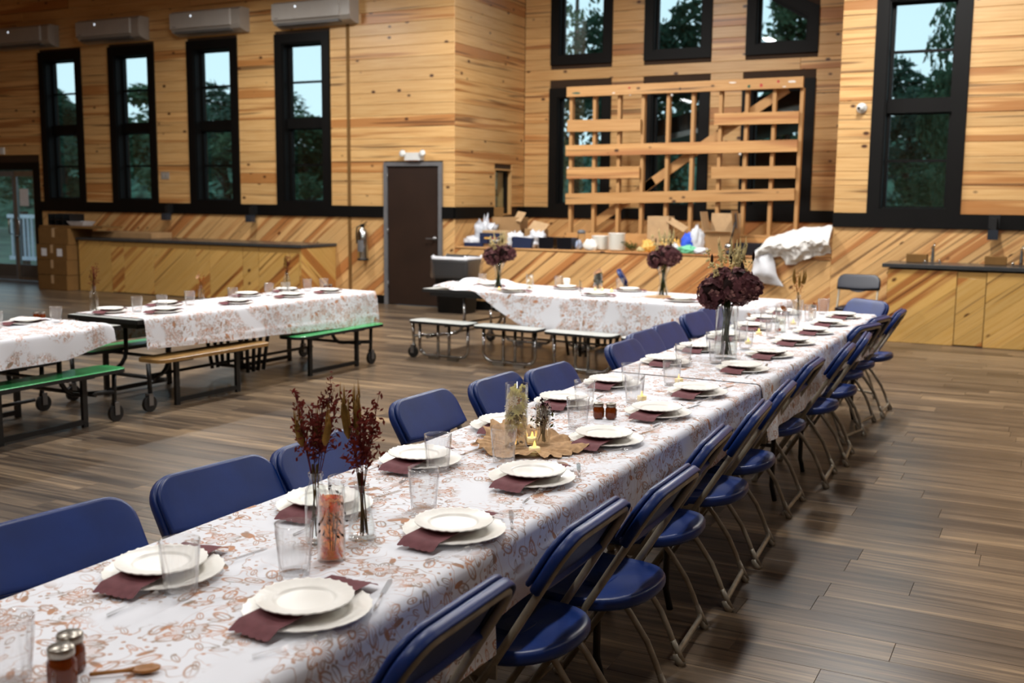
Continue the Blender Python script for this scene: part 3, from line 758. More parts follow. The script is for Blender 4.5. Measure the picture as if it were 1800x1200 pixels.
def m_rear(mb):
    w = .178; pts = []
    side = [(.075, .402), (-.035, .27), (-.095, .185), (-.128, .115), (-.150, .055)]
    p = [Vector((x, w, z)) for x, z in side]+[Vector((-.158, w-.02, .042)), Vector((-.158, -w+.02, .042))]+[Vector((x, -w, z)) for x, z in reversed(side)]
    mb.tube(p, .0105, 8)
    for s in (1, -1): mb.tube([(-.140, s*w, .085), (-.178, s*w, .012)], .011, 8); mb.tube([(.03, s*w, .395), (.14, s*w, .395)], .008, 6)
def foot_mesh(x, z, dx): return lambda mb: mb.tube([(0, 0, 0), (dx*.022, 0, .012), (dx*.045, 0, .040)], [.017, .0165, .0135], 10)
def folding_chair(x, y, rot, label, group, plastic=BLUE):
    t = thing('folding_chair', label, 'chair', (x, y, 0), rot, group)
    k = plastic.name
    part('back_frame', 'ch_frame', m_frame, TAN, t); part('rear_leg_frame', 'ch_rear', m_rear, TAN, t)
    part('seat', 'ch_seat', m_seat, plastic, t)
    b = part('backrest', 'ch_back', m_back, plastic, t); part('front_panel', 'ch_panel', m_panel, plastic, b); part('back_skirt', 'ch_belly', m_belly, plastic, b)
    for s in (1, -1):
        part('foot_cap', 'ch_foot_r', foot_mesh(0, 0, .6), TAN, t, (-.180, s*.178, 0)); part('foot_cap', 'ch_foot_f', foot_mesh(0, 0, -.55), TAN, t, (.234, s*.204, 0))
    return t
TX = -1.575                                    # centre line of the long table
RIGHT = [(1.80, -1.25, 0), (2.50, -1.25, 0), (2.95, -1.19, 0), (3.57, -1.25, 4), (4.13, -1.24, 5), (4.67, -1.26, 4), (5.50, -1.30, 1), (6.17, -1.25, 3), (6.73, -1.24, 5), (7.38, -1.31, -13), (7.88, -1.31, -9), (8.40, -1.25, 0)]
for i, (y, x, r) in enumerate(RIGHT):
    folding_chair(x, y, PI+math.radians(r), 'blue folding chair, %s from the near end on the open-floor side of the long table' % ORD[i], 'folding chairs along the long table')
LEFT = [(1.80, -2.03, 8), (2.36, -2.01, 7.5), (2.83, -1.965, -2), (3.69, -2.08, 1), (4.24, -2.03, 1), (4.64, -1.95, 3), (5.66, -1.96, 1), (6.17, -2.03, 1), (6.63, -2.04, 3), (7.38, -2.09, 4), (7.84, -2.10, 5)]
for i, (y, x, r) in enumerate(LEFT):
    folding_chair(x, y, -math.radians(r), 'blue folding chair, %s from the near end on the bench side of the long table' % ORD[i], 'folding chairs along the long table')
folding_chair(-1.50, 8.98, -PI/2-math.radians(38), 'blue folding chair at the far end of the long table, facing the camera', 'folding chairs along the long table')
folding_chair(-1.93, 12.05, -PI/2+math.radians(3), 'dark blue folding chair standing alone by the sink counter', 'folding chairs along the long table', BLUE_D)
folding_chair(-4.28, 11.6, math.radians(21), 'blue folding chair standing behind the white-bench table by the half wall', 'folding chairs along the long table')

# ------------------------------------------------------------------ the long row of folding tables under floral cloths
def trestle(y0, y1, label):
    t = thing('folding_table', label, 'table', (TX, (y0+y1)/2, 0), 0, 'folding tables in the long row'); h = (y1-y0)/2-.004
    def top(m): m.prism([(-.37, -h), (.37, -h), (.37, h), (-.37, h)], .705, .742)
    part('tabletop', 'tt%.2f' % h, top, WHITE, t)
    for s in (-1, 1):
        def leg(m):
            for q in (-1, 1): m.tube([(q*.29, 0, .70), (q*.29, 0, .08), (q*.31, 0, .0)], .0135, 8)
            m.tube([(-.29, 0, .30), (.29, 0, .30)], .011, 8); m.tube([(-.29, 0, .69), (.29, 0, .69)], .011, 8)
        part('leg_frame', 'tleg', leg, BLACKM, t, (0, s*(h-.35), 0))
        part('brace', 'tbrace%d' % s, lambda m: m.tube([(0, 0, .30), (0, -s*.55, .69)], .009, 6), BLACKM, t, (0, s*(h-.35), 0))
TB = [(-1.36, 1.08), (1.08, 3.52), (3.52, 5.96), (5.96, 8.40)]
for (a, b), nm in zip(TB[1:], ('near', 'middle', 'far')): trestle(a, b, 'folding table hidden under floral cloth, %s one of the long row' % nm)

def cloth(name, label, cx, y0, y1, hw, z, hemL, hemR, loc=(0, 0), rot=0, seed=0, amp=.014, bulge=.03, endd=(0, 0), crease=None, ny=None, top_fn=None, group='floral tablecloths', lap=0):
    """a draped cloth: across runs hem - left side - top - right side - hem; UV is the flat cloth in metres"""
    rnd = random.Random(seed); ph = [rnd.uniform(0, 6.28) for _ in range(6)]
    ny = ny or int((y1-y0)/.035); R = .022
    ca, sa = math.cos(rot), math.sin(rot)
    nS, nT = 16, 22
    acr = [('L', 1-j/nS) for j in range(nS)]+[('T', -1+2*j/nT) for j in range(nT+1)]+[('R', (j+1)/nS) for j in range(nS)]
    def wave(y, d): return (math.sin(y*5.1+ph[0])*.5+math.sin(y*9.7+ph[1])*.35+math.sin(y*17.3+ph[2])*.2)*d
    def pt(kind, s, y):
        if kind == 'T':
            x = s*(hw-R); zz = z
            u = x
            if top_fn: zz += top_fn(x, y)
        else:
            dep = (hemL if kind == 'L' else hemR)(y)*s
            sg = -1 if kind == 'L' else 1
            if dep < R*1.57: a = dep/R; x = sg*(hw-R+R*math.sin(a)); zz = z-R+R*math.cos(a)
            else:
                dd = dep-R*1.57
                x = sg*(hw+bulge*min(1, dd/.25)**.8+amp*2.2*wave(y, min(1, dd/.3)))
                if crease and kind in crease[1]:
                    x += sg*.006*math.exp(-((dd-crease[0]-.012*math.sin(y*1.7+ph[3]))/.006)**2)
                zz = z-R-dd
            u = sg*(hw-R+dep)
            if top_fn: zz += top_fn(sg*hw, y)*max(0, 1-dep*8)
        return x, y, zz, u
    mb = MB(); cols = len(acr); ys = [y0+(y1-y0)*j/ny for j in range(ny+1)]
    ends = []
    if endd[0]: ends += [(y0, -endd[0]*k/5) for k in range(5, 0, -1)]
    rowsY = [(y, 0) for y in ys]
    rowsY = ends+rowsY
    if endd[1]: rowsY += [(y1, -endd[1]*k/5) for k in range(1, 6)]
    uvs = []
    for y, dz in rowsY:
        for kind, s in acr:
            x, yy, zz, u = pt(kind, s, y)
            if dz:
                out = 1 if y == y1 else -1
                lim = z+dz
                if kind == 'T': zz = lim; yy = y+out*(.012+.02*abs(dz))
                else:
                    yy = y+out*(.012+.02*abs(dz)); k2 = min(1, -dz/.3)
                    zz = min(zz, lim) if s > .02 else lim
            gx, gy = cx+x, yy
            X = loc[0]+gx*ca-gy*sa; Y = loc[1]+gx*sa+gy*ca
            mb.v.append((X, Y, zz)); uvs.append((u, y+(dz if y == y0 else -dz)+seed*1.37))
    nr = len(rowsY)
    for j in range(nr-1):
        for i in range(cols-1):
            q = [j*cols+i, j*cols+i+1, (j+1)*cols+i+1, (j+1)*cols+i]
            mb.face(q, [uvs[k] for k in q], smooth=True)
    o = obj(name, mb, CLOTH, fix=True)
    return tag(o, label, 'tablecloth', group)
ct = .748
cloth('tablecloth', 'floral cloth on the near end of the long table, hanging lowest', TX, .4, 2.24, .385, ct, lambda y: .28, lambda y: .288, seed=1, crease=(.085, 'R'), amp=.006, bulge=.012)
cloth('tablecloth', 'floral cloth on the middle of the long table, with a shorter hem', TX, 2.2, 4.94, .383, ct-.0025, lambda y: .22, lambda y: .20+.03*max(0, y-3.2)/1.7, seed=2, crease=(.075, 'R'), amp=.008, bulge=.014)
def hem3(y): return .25+.03*math.sin((y-4.9)*2.3)+(.03 if y < 5.15 else 0)
cloth('tablecloth', 'floral cloth on the far end of the long table, rippling at its hem', TX, 4.9, 8.415, .386, ct+.0015, lambda y: .2, hem3, seed=3, amp=.016, bulge=.025, endd=(0, .25))

# ------------------------------------------------------------------ place settings
def m_charger(r, flute, rim):
    def b(mb):
        fn = lambda rr, z, a: (rr*(1+flute*.012*math.cos(a*26)*(rr/r)**6), z+flute*.0012*math.cos(a*26)*max(0, (rr/r-.66)*3))
        mb.lathe([(0, .003), (r*.55, .003), (r*.60, .0033), (r*.625, .0065), (r*.65, .0085), (r*.68, .0092), (r*.985, rim-.001), (r, rim), (r*.99, rim-.0035), (r*.66, .002), (r*.6, 0), (0, 0)], 78, fn=fn)
    return b
def m_napkin(mb):
    Lh, Wh = .172, .053
    def f(u, v):
        y = (v*2-1)*Lh; x = (u*2-1)*Wh
        if v in (0, 1): y += math.copysign(.006*abs(math.sin(u*PI*6)), y)
        e = abs(v*2-1); zz = .002-.013*max(0, e-.84)/.16+.0015*math.sin(u*PI*2+v*3)
        return x, y, zz
    mb.grid(24, 24, f)
def m_tumbler(mb):
    H, r0, r1, n = .118, .033, .0435, 96
    def ring(z, ins, rib=1):
        t = z/H; r = r0+(r1-r0)*t-ins
        return [((r+rib*.0014*math.cos(k*2*PI/n*16+t*7))*math.cos(2*PI*k/n), (r+rib*.0014*math.cos(k*2*PI/n*16+t*7))*math.sin(2*PI*k/n), z) for k in range(n)]
    zs = [0, .004, .02, .04, .06, .08, .098, .108, .118]
    mb.rings([ring(z, 0, 0 if z > .1 else 1) for z in zs]+[ring(z, .0022, 0 if z > .1 else 1) for z in reversed(zs[2:])]+[ring(.008, .004, 0)], smooth=True)
def m_fork(mb):
    mb.tube([(0, -.085, .004), (0, -.02, .006), (0, .03, .009), (0, .045, .006)], [.0045, .003, .0028, .008], 6)
    for k in range(4): mb.tube([((k-1.5)*.0055, .043, .006), ((k-1.5)*.0055, .085, .010)], .0015, 5)
def m_knife(mb):
    mb.tube([(0, -.09, .004), (0, -.01, .006)], [.005, .004], 6); mb.prism([(-.006, -.01), (.006, -.01), (.007, .06), (.002, .085), (-.006, .075)], .005, .007)
def place(px, py, side, i, full=True):
    sname = 'open-floor side' if side > 0 else 'bench side'
    pos = '%s from near end, %s of long table' % (ORD[i], sname)
    rnd = random.Random(i*2+side); z = ct+.0015
    c = part('charger_plate', 'charger', m_charger(.1325, 1, .016), PLATE, None, (px, py, z)); tag(c, 'large cream charger plate, '+pos, 'plate', 'charger plates on the long table')
    nx, ny = px+rnd.uniform(-.012, .006), py+rnd.uniform(-.01, .015)
    n = part('napkin', 'napkin', m_napkin, NAPK, None, (nx, ny, z+.019), math.radians(rnd.uniform(2, 9)*(1 if side < 0 else -.4))); tag(n, 'burgundy scalloped paper napkin, '+pos, 'napkin', 'napkins on the long table')
    s = part('salad_plate', 'salad', m_charger(.101, 1, .014), PLATE, None, (px-.004+rnd.uniform(-.006, .004), py+rnd.uniform(-.008, .01), z+.0225)); tag(s, 'small cream plate, '+pos, 'plate', 'salad plates on the long table')
    gx, gy = (px+.115+rnd.uniform(-.01, .01), py-.065) if side < 0 else (px-.17+rnd.uniform(-.01, .01), py+.16+rnd.uniform(-.02, .03))
    if (i, side) == (2, 1): gx, gy = -1.553, 2.995
    g = part('tumbler', 'tumbler', m_tumbler, CLEAR, None, (gx, gy, z)); tag(g, 'clear ribbed tumbler, '+pos, 'glass', 'tumblers on the long table')
    if i < 7:
        f = part('plastic_fork', 'fork', m_fork, CLEAR, None, (px+.085, py-.155+rnd.uniform(-.01, .01), z), rnd.uniform(-.5, .1)); tag(f, 'clear plastic fork, '+pos, 'fork', 'plastic cutlery on the long table')
        k = part('plastic_knife', 'knife', m_knife, CLEAR, None, (px+.082, py+.165+rnd.uniform(-.01, .01), z), rnd.uniform(-.2, .5)); tag(k, 'clear plastic knife, '+pos, 'knife', 'plastic cutlery on the long table')
SY = [1.70, 2.295, 2.855, 3.455, 4.0, 4.52, 5.27, 5.83, 6.42, 7.0, 7.52, 8.06]
for i, y in enumerate(SY):
    place(-1.325 if i < 2 else -1.378, y-.01 if i else y-.015, 1, i)
    place(-1.748 if i < 2 else (-1.79 if i < 10 else -1.82), y+.01, -1, i)
t0 = part('tumbler', 'tumbler', m_tumbler, CLEAR, None, (-1.585, 1.185, ct+.002)); tag(t0, 'clear ribbed tumbler at the bottom left corner beside the honey jars', 'glass', 'tumblers on the long table')

# ------------------------------------------------------------------ flowers, vases and table pieces
def rod(mb, p, q, r=.0022, n=5): mb.tube([p, q], r, n)
def m_wheat(seed, n, z0, h, spread):
    def b(mb):
        rnd = random.Random(seed)
        for i in range(n):
            a = rnd.uniform(0, 6.28); l = rnd.uniform(.5, 1)*spread; tip = Vector((math.cos(a)*l, math.sin(a)*l, z0+h*rnd.uniform(.8, 1)))
            d = tip.normalized(); p = tip-Vector((math.cos(a)*l*.35, math.sin(a)*l*.35, h*.42))
            mb.tube([p, p+(tip-p)*.2, p+(tip-p)*.7, tip], [.003, .0095, .0085, .001], 6)
            for k in range(10):
                t = k/10; c = p+(tip-p)*t; g = rnd.uniform(0, 6.28); mb.tube([c, c+Vector((math.cos(g)*.007, math.sin(g)*.007, .014)), c+Vector((math.cos(g)*.006, math.sin(g)*.006, .05))], [.003, .0022, .0003], 4)
    return b
def m_sprigs(seed, n, z0, h, spread, leaf=.0085, per=78):
    def b(mb):
        rnd = random.Random(seed)
        for i in range(n):
            a = rnd.uniform(0, 6.28); l = rnd.uniform(.2, 1)*spread; hh = h*rnd.uniform(.55, 1)
            tip = Vector((math.cos(a)*l, math.sin(a)*l, z0+hh)); base = Vector((math.cos(a)*.006, math.sin(a)*.006, z0-.02))
            rod(mb, base, tip, .0014, 4)
            for k in range(per):
                t = rnd.uniform(.28, 1); c = base+(tip-base)*t; g = rnd.uniform(0, 6.28); w = (1.15-t)*.045+.008; e = c+Vector((math.cos(g)*w*rnd.random(), math.sin(g)*w*rnd.random(), rnd.uniform(.005, .035)))
                if k % 3 == 0: rod(mb, c, e, .0007, 3)
                d = Vector((rnd.gauss(0, 1), rnd.gauss(0, 1), rnd.gauss(.4, 1))).normalized(); s = leaf*rnd.uniform(.6, 1.3); o = d.orthogonal().normalized()
                q = mb.add([e-d*s, e+o*s*.45, e+d*s, e-o*s*.45]); mb.face(q)
    return b
def m_stems(seed, n, z0, z1, r0, r1, rad=.0016):
    def b(mb):
        rnd = random.Random(seed)
        for i in range(n):
            a = rnd.uniform(0, 6.28); c = rnd.uniform(.2, 1); d = a+rnd.uniform(1.5, 3)
            rod(mb, (math.cos(a)*r0*c, math.sin(a)*r0*c, z0), (math.cos(d)*r1*c, math.sin(d)*r1*c, z1), rad)
    return b
def m_flower(r, n, cup=.4, layers=2):
    def b(mb):
        for l in range(layers):
            for k in range(n):
                a = 2*PI*(k+.5*l)/n; c, s = math.cos(a), math.sin(a); R = r*(1-.25*l); w = R*.42; z = cup*R*(.6+.5*l)
                q = mb.add([(0, 0, 0), (c*R*.55-s*w*.5, s*R*.55+c*w*.5, z*.5), (c*R, s*R, z), (c*R*.55+s*w*.5, s*R*.55-c*w*.5, z*.5)]); mb.face(q)
        mb.ball((0, 0, r*.12), r*.2, 8, 5)
    return b
def cyl_shell(r, h, th=.0025, base=.008, n=32, taper=0):
    return lambda mb: mb.lathe([(0, 0), (r-taper, 0), (r, h*.96), (r, h), (r-th, h), (r-th-taper*.9, base), (0, base)], n)
def cyl(r, z0, z1, n=28): return lambda mb: mb.lathe([(0, z0), (r, z0), (r, z1), (0, z1)], n)
STUFF = {'wheat', 'sprig', 'petals', 'rose_petals', 'stem', 'seed_sprays', 'seed_head', 'dark_seed_heads', 'pebbles'}
def at_(name, key, build, mat, par, loc=None, tilt=None):
    o = part(name, key, build, mat, par, loc)
    if name in STUFF: o['kind'] = 'stuff'
    if tilt: o.rotation_euler = tilt
    return o
CZ = ct+.0015
# slim bottle with wheat and dried red sprigs
def bud_bottle(x, y, z, label, key, h=.175, sc_=1, kind='wheat', rot=0, group='dried flower bottles'):
    t = thing('dried_flower_bottle', label, 'vase', (x, y, z), rot, group); t.scale = (sc_,)*3
    r = .0275
    at_('bottle', 'bottle', lambda mb: mb.lathe([(0, 0), (r*.9, 0), (r, .006), (r, .115), (r*.93, .135), (r*.6, .152), (r*.58, .168), (r*.68, .170), (r*.68, .178), (r*.5, .178), (r*.47, .155), (r*.82, .133), (r*.92, .112), (r*.92, .01), (0, .01)], 24), GLASSW, t)
    at_('stem', 'bst', m_stems(3, 5, .012, .20, .016, .01), STEM, t)
    if kind == 'wheat':
        at_('wheat', 'bwh', m_wheat(5, 4, .165, .16, .06), WHEAT, t); at_('sprig', 'bsp', m_sprigs(6, 6, .17, .235, .065), RED, t)
    elif kind == 'thin':
        at_('sprig', 'bth', m_sprigs(9, 5, .17, .15, .03, .006, 26), RED, t); at_('seed_head', 'bsh', m_wheat(11, 2, .17, .12, .03), WHEAT, t)
    elif kind == 'bushy':
        at_('seed_head', 'bbs', m_wheat(15, 6, .17, .17, .07), WHEAT, t); at_('sprig', 'bbp', m_sprigs(16, 3, .17, .14, .09, .006, 24), RUST, t)
    return t
bud_bottle(-1.585, 2.055, CZ, 'clear bottle of wheat and red sprigs behind the orange vase', 'a', rot=2.2)
def flared_vase(x, y):
    t = thing('bud_vase', 'flared cut-glass bud vase of dried red sprigs right of the orange vase', 'vase', (x, y, CZ), .4, 'dried flower bottles')
    at_('vase', 'fv', lambda mb: mb.lathe([(0, 0), (.032, 0), (.036, .006), (.034, .03), (.022, .085), (.017, .125), (.020, .14), (.0175, .14), (.0145, .125), (.019, .085), (.031, .03), (.032, .01), (0, .01)], 10), GLASSW, t)
    at_('stem', 'fvs', m_stems(13, 9, .012, .17, .02, .012), STEM, t)
    at_('wheat', 'fvw', m_wheat(17, 4, .15, .21, .05), WHEAT, t); at_('sprig', 'fvp', m_sprigs(18, 6, .14, .22, .055), RED, t)
flared_vase(-1.505, 2.135)
def orange_vase(x, y):
    t = thing('cylinder_vase', 'glass cylinder of orange water and flowers near the camera', 'vase', (x, y, CZ), 0, 'cylinder vases')
    r, h = .033, .178
    at_('vase', 'ov', cyl_shell(r, h), GLASSW, t); at_('water', 'ow', cyl(r-.003, .009, .150), ORWATER, t)
    for k in range(11):
        a = k*2.4; q = .0215 if k % 3 else .009; zz = .118+.03*(k % 4)/3 if k < 8 else .02+.006*k%.03
        at_('flower', 'of%d' % (k % 2), m_flower(.015+.004*(k % 2), 7), ORF if k % 4 != 2 else WHITEP, t, (math.cos(a)*q, math.sin(a)*q, zz), (1.3*math.sin(a), -1.3*math.cos(a), 0) if q > .01 else None)
    for k in range(4):
        a = k*1.6; at_('flower', 'of0', m_flower(.015, 7), ORF, t, (math.cos(a)*.02, math.sin(a)*.02, .018), (1.2, .4, a))
    at_('sprig', 'osp', m_sprigs(21, 4, .03, .12, .026, .006, 22), DARKSEED, t)
orange_vase(-1.478, 1.972)
# gauze runner with two cylinder vases and two tealights
def gauze(x, y):
    def b(mb):
        nu, nv = 120, 16
        def f(u, v):
            a = u*2*PI; R = .165+.012*math.sin(a*3+1)+.008*math.sin(a*7); r = .02+R*v; e = max(0, v-.25)/.75
            pl = math.sin(a*23+1.5*math.sin(a*3)); r += e*.010*math.sin(a*23+1.2)
            z = .002+e*(.010+.042*max(0, math.sin(a-1.0))**1.5+.010*math.sin(a*5+.6))+e*.0085*pl
            if v > .9: z -= .005+.004*math.sin(a*60)
            return r*math.cos(a), r*math.sin(a)*.95, max(.0015, z)
        mb.grid(nu, nv, f)
    o = part('gauze_runner', 'gauze', b, GAUZE, None, (x, y, CZ)); tag(o, 'ruffled tan gauze mat under the cylinder vases', 'runner')
gauze(-1.582, 3.235)
def tall_vase(x, y):
    t = thing('cylinder_vase', 'tall glass cylinder of cream flowers on the gauze mat', 'vase', (x, y, CZ+.003), 0, 'cylinder vases')
    r, h = .039, .222
    at_('vase', 'tv', cyl_shell(r, h), GLASSW, t); at_('water', 'tw', cyl(r-.003, .009, .20), PKWATER, t)
    for i, (a, q, z, R, mt, tl) in enumerate(((4.7, .012, .175, .030, YEL, 1.2), (5.2, .024, .165, .018, RUST, 1.25), (3.9, .018, .145, .022, YEL, 1.0), (5.6, .02, .14, .02, YEL, 1.1), (4.5, .018, .08, .032, YEL, 1.3), (5.5, .02, .105, .026, WHITEP, 1.1), (3.7, .02, .10, .024, WHITEP, 1.2), (4.9, .02, .055, .028, PINKF, 1.4), (4.2, .024, .05, .014, RUST, 1.4))):
        at_('flower', 'tf%d' % i, m_flower(R, 11 if R > .02 else 8), mt, t, (math.cos(a)*q, math.sin(a)*q, z), (tl*math.sin(a)*-1, tl*math.cos(a), 0))
    for i in range(22):
        a = 3.2+i*2.4; zz = .05+.006*i; at_('flower', 'tfx%d' % (i % 3), m_flower(.019+.003*(i % 3), 10), (YEL, WHITEP, YEL)[i % 3], t, (math.cos(a)*.026, math.sin(a)*.026, zz), (-1.2*math.sin(a), 1.2*math.cos(a), 0))
    for i in range(16):
        a = i*2.4; part('bud', 'tbud', lambda mb: mb.ball((0, 0, 0), .006, 6, 4), YEL, t, (math.cos(a)*.027*((i % 3)/2*.6+.4), math.sin(a)*.027*((i % 3)/2*.6+.4), .195+.008*(i % 3)))
    def lf(mb):
        for k in range(7):
            a = 3.6+k*.35; c, s = math.cos(a), math.sin(a); z = .125+.012*math.sin(k*2.3); p = Vector((c*.03, s*.03, z)); q = mb.add([p, p+Vector((-s*.012, c*.012, -.012)), p+Vector((-s*.004, c*.004, -.034)), p+Vector((s*.012, -c*.012, -.012))]); mb.face(q)
    at_('leaf', 'tlf', lf, OLIVE, t); at_('pebbles', 'tpb', lambda mb: [mb.ball((.024*math.cos(i*2.4)*((i % 4)/3), .024*math.sin(i*2.4)*((i % 4)/3), .014), .005, 5, 4) for i in range(18)], STEEL, t)
tall_vase(-1.612, 3.20)
def short_vase(x, y):
    t = thing('cylinder_vase', 'short glass cylinder of sprigs on the gauze mat, right of the tall one', 'vase', (x, y, CZ+.003), 0, 'cylinder vases')
    at_('vase', 'sv', cyl_shell(.026, .142), GLASSW, t); at_('water', 'sw', cyl(.0235, .009, .13), PKWATER, t)
    at_('sprig', 'ssp', m_sprigs(31, 7, .045, .098, .02, .006, 30), DARKSEED, t); at_('stem', 'sst', m_stems(32, 6, .012, .075, .018, .008), GSTEM, t)
    at_('leaf', 'slf', m_sprigs(33, 3, .06, .075, .02, .009, 12), OLIVE, t)
short_vase(-1.545, 3.272)
def tealight(x, y, z, label):
    t = thing('tealight', label, 'candle', (x, y, z), 0, 'LED tealights')
    part('cup', 'tlc', lambda mb: mb.lathe([(0, 0), (.0185, 0), (.0195, .002), (.0195, .017), (.017, .018), (.012, .014), (0, .014)], 20), WAX, t)
    part('flame', 'tlf', lambda mb: mb.lathe([(.0, .013), (.0045, .016), (.0055, .022), (.003, .032), (0, .040)], 10), FLAME, t)
tealight(-1.592, 3.285, CZ+.004, 'LED tealight on the gauze mat behind the front one'); tealight(-1.522, 3.160, CZ+.004, 'LED tealight at the front of the gauze mat')
tealight(-1.67, 6.75, CZ, 'LED tealight just beyond the hydrangea vase, farther of two'); tealight(-1.61, 6.26, CZ, 'LED tealight just beyond the hydrangea vase, nearer of two')
tealight(-1.60, 7.42, CZ, 'LED tealight near the far end of the long table')
tealight(-1.523, 4.20, CZ+.01, 'LED tealight inside a tumbler at the fifth setting'); tealight(-1.525, 4.70, CZ+.01, 'LED tealight inside a tumbler at the sixth setting')
def honey(x, y, z, label, rot=0, spoon=None):
    t = thing('honey_jars', label, 'jar', (x, y, z), rot, 'honey jars')
    for i, (dx, dy) in enumerate(((-.024, 0), (.024, .004))):
        j = part('jar', 'hj', lambda mb: mb.lathe([(0, 0), (.019, 0), (.0225, .006), (.0225, .036), (.018, .044), (.018, .046), (0, .046)], 8), HONEY, t, (dx, dy, 0))
        part('lid', 'hl', lambda mb: mb.lathe([(.0, .046), (.019, .046), (.0195, .048), (.0195, .058), (.018, .060), (0, .060)], 20), GOLD, j)
        def hd(mb): mb.tube([(.021, 0, .034), (.032, 0, .032), (.034, 0, .02), (.030, 0, .011), (.021, 0, .009)], .0028, 6)
        h = part('handle', 'hh', hd, GLASSW, j); h.rotation_euler = (0, 0, 0 if i else PI)
    return t
honey(-1.512, 1.245, CZ, 'pair of honey jars with metal lids at the bottom left', 2.1).scale = (1.18,)*3
honey(-1.535, 3.815, CZ, 'pair of honey jars beyond the gauze mat', .2)
def m_spoon(mb):
    mb.tube([(0, 0, .006), (.055, 0, .007), (.075, 0, .008)], [.004, .004, .006], 8)
    mb.rings([[(.095+.026*s*math.cos(a), .016*s*math.sin(a), z) for a in [k*2*PI/16 for k in range(16)]] for s, z in ((.5, .001), (.95, .005), (1, .010), (.9, .010), (.5, .005))], smooth=True)
o = part('wooden_spoon', 'spoon', m_spoon, SPOON, None, (-1.478, 1.262, CZ), .72); tag(o, 'small wooden spoon lying beside the near honey jars', 'spoon')
# hydrangea vases
def m_hydr(seed, blobs, n):
    def b(mb):
        rnd = random.Random(seed)
        for i in range(n):
            cx, cy, cz, r = rnd.choice(blobs); d = Vector((rnd.gauss(0, 1), rnd.gauss(0, 1), rnd.gauss(0, 1))).normalized()
            c = Vector((cx, cy, cz))+Vector((d.x*r, d.y*r, d.z*r*1.0)); u = d.orthogonal().normalized(); v = d.cross(u); g = rnd.uniform(0, 6.28); s = rnd.uniform(.017, .027)
            for k in range(4):
                a = g+k*PI/2; e = u*math.cos(a)+v*math.sin(a); f = u*-math.sin(a)+v*math.cos(a); lift = d*rnd.uniform(-.3, .5)*s
                q = mb.add([c, c+e*s*.6+f*s*.5+lift*.5, c+e*s*1.05+lift, c+e*s*.6-f*s*.5+lift*.5]); mb.face(q)
    return b
HB = [(-.09, .02, .375, .085), (-.06, -.05, .35, .08), (.09, -.02, .405, .088), (.03, .05, .37, .08), (.13, .02, .39, .064), (-.03, 0, .42, .062)]
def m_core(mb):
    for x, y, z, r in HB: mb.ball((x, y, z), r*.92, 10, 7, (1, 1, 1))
def m_top(seed, n, z0, h, sp):
    def b(mb):
        rnd = random.Random(seed)
        for i in range(n):
            x, y = rnd.uniform(-sp, sp), rnd.uniform(-sp, sp); tip = Vector((x*1.6, y*1.3, z0+h*rnd.uniform(.5, 1))); base = Vector((x*.4, y*.4, z0-.06)); rod(mb, base, tip, .0012, 4)
            for k in range(12):
                c = base+(tip-base)*rnd.uniform(.55, 1)+Vector((rnd.gauss(0, .009), rnd.gauss(0, .009), 0)); mb.ball(c, .0065, 5, 4)
    return b
def m_dark(mb):
    rnd = random.Random(4)
    for x, y, z in ((-.12, .0, .53), (.075, .02, .50), (.05, -.04, .54), (.15, .02, .56), (-.05, 0, .45), (-.02, .02, .46), (.0, -.03, .45), (.1, .0, .49)):
        c = Vector((x, y, z)); mb.tube([c-Vector((0, 0, .028)), c-Vector((0, 0, .012)), c+Vector((0, 0, .012)), c+Vector((0, 0, .03))], [.002, .0075, .007, .001], 6); rod(mb, (x*.4, y*.4, .40), c-Vector((0, 0, .02)), .001, 4)
def hydrangea(x, y, z, label, vh, vr, rot, s=1, flare=False, lean=0):
    t = thing('hydrangea_vase', label, 'vase', (x, y, z), rot, 'hydrangea vases'); t.scale = (s, s, s)
    if flare: at_('vase', 'hvf', lambda mb: mb.lathe([(0, 0), (.062, 0), (.06, .02), (.035, .12), (.038, .2), (.075, .29), (.0725, .29), (.034, .2), (.031, .12), (.054, .02), (.05, .012), (0, .012)], 28), GLASSW, t); at_('stem', 'hvs2', m_stems(41, 22, .015, .32, .045, .05, .003), GSTEM, t)
    else: at_('vase', 'hvc', cyl_shell(vr, vh, .004, .02, 12), GLASSW, t); at_('stem', 'hvs', m_stems(42, 20, .022, .33, .035, .045, .0035), GSTEM, t); at_('water', 'hvw', cyl(vr-.005, .021, .09, 12), WATER, t)
    at_('petals', 'hp', m_hydr(43, HB, 620), HYD, t); at_('rose_petals', 'hp2', m_hydr(44, HB, 130), HYD2, t); at_('flower_core', 'hcore', m_core, DARKSEED, t)
    at_('seed_sprays', 'hsp', m_top(45, 17, .40, .2, .075), BEAD, t); at_('dark_seed_heads', 'hdk', m_dark, DARKSEED, t); at_('wheat', 'hwh', m_wheat(46, 5, .40, .24, .10), BEAD, t)
hydrangea(-1.567, 5.62, CZ, 'tall glass vase of dark hydrangeas on the long table', .285, .062, -.45)
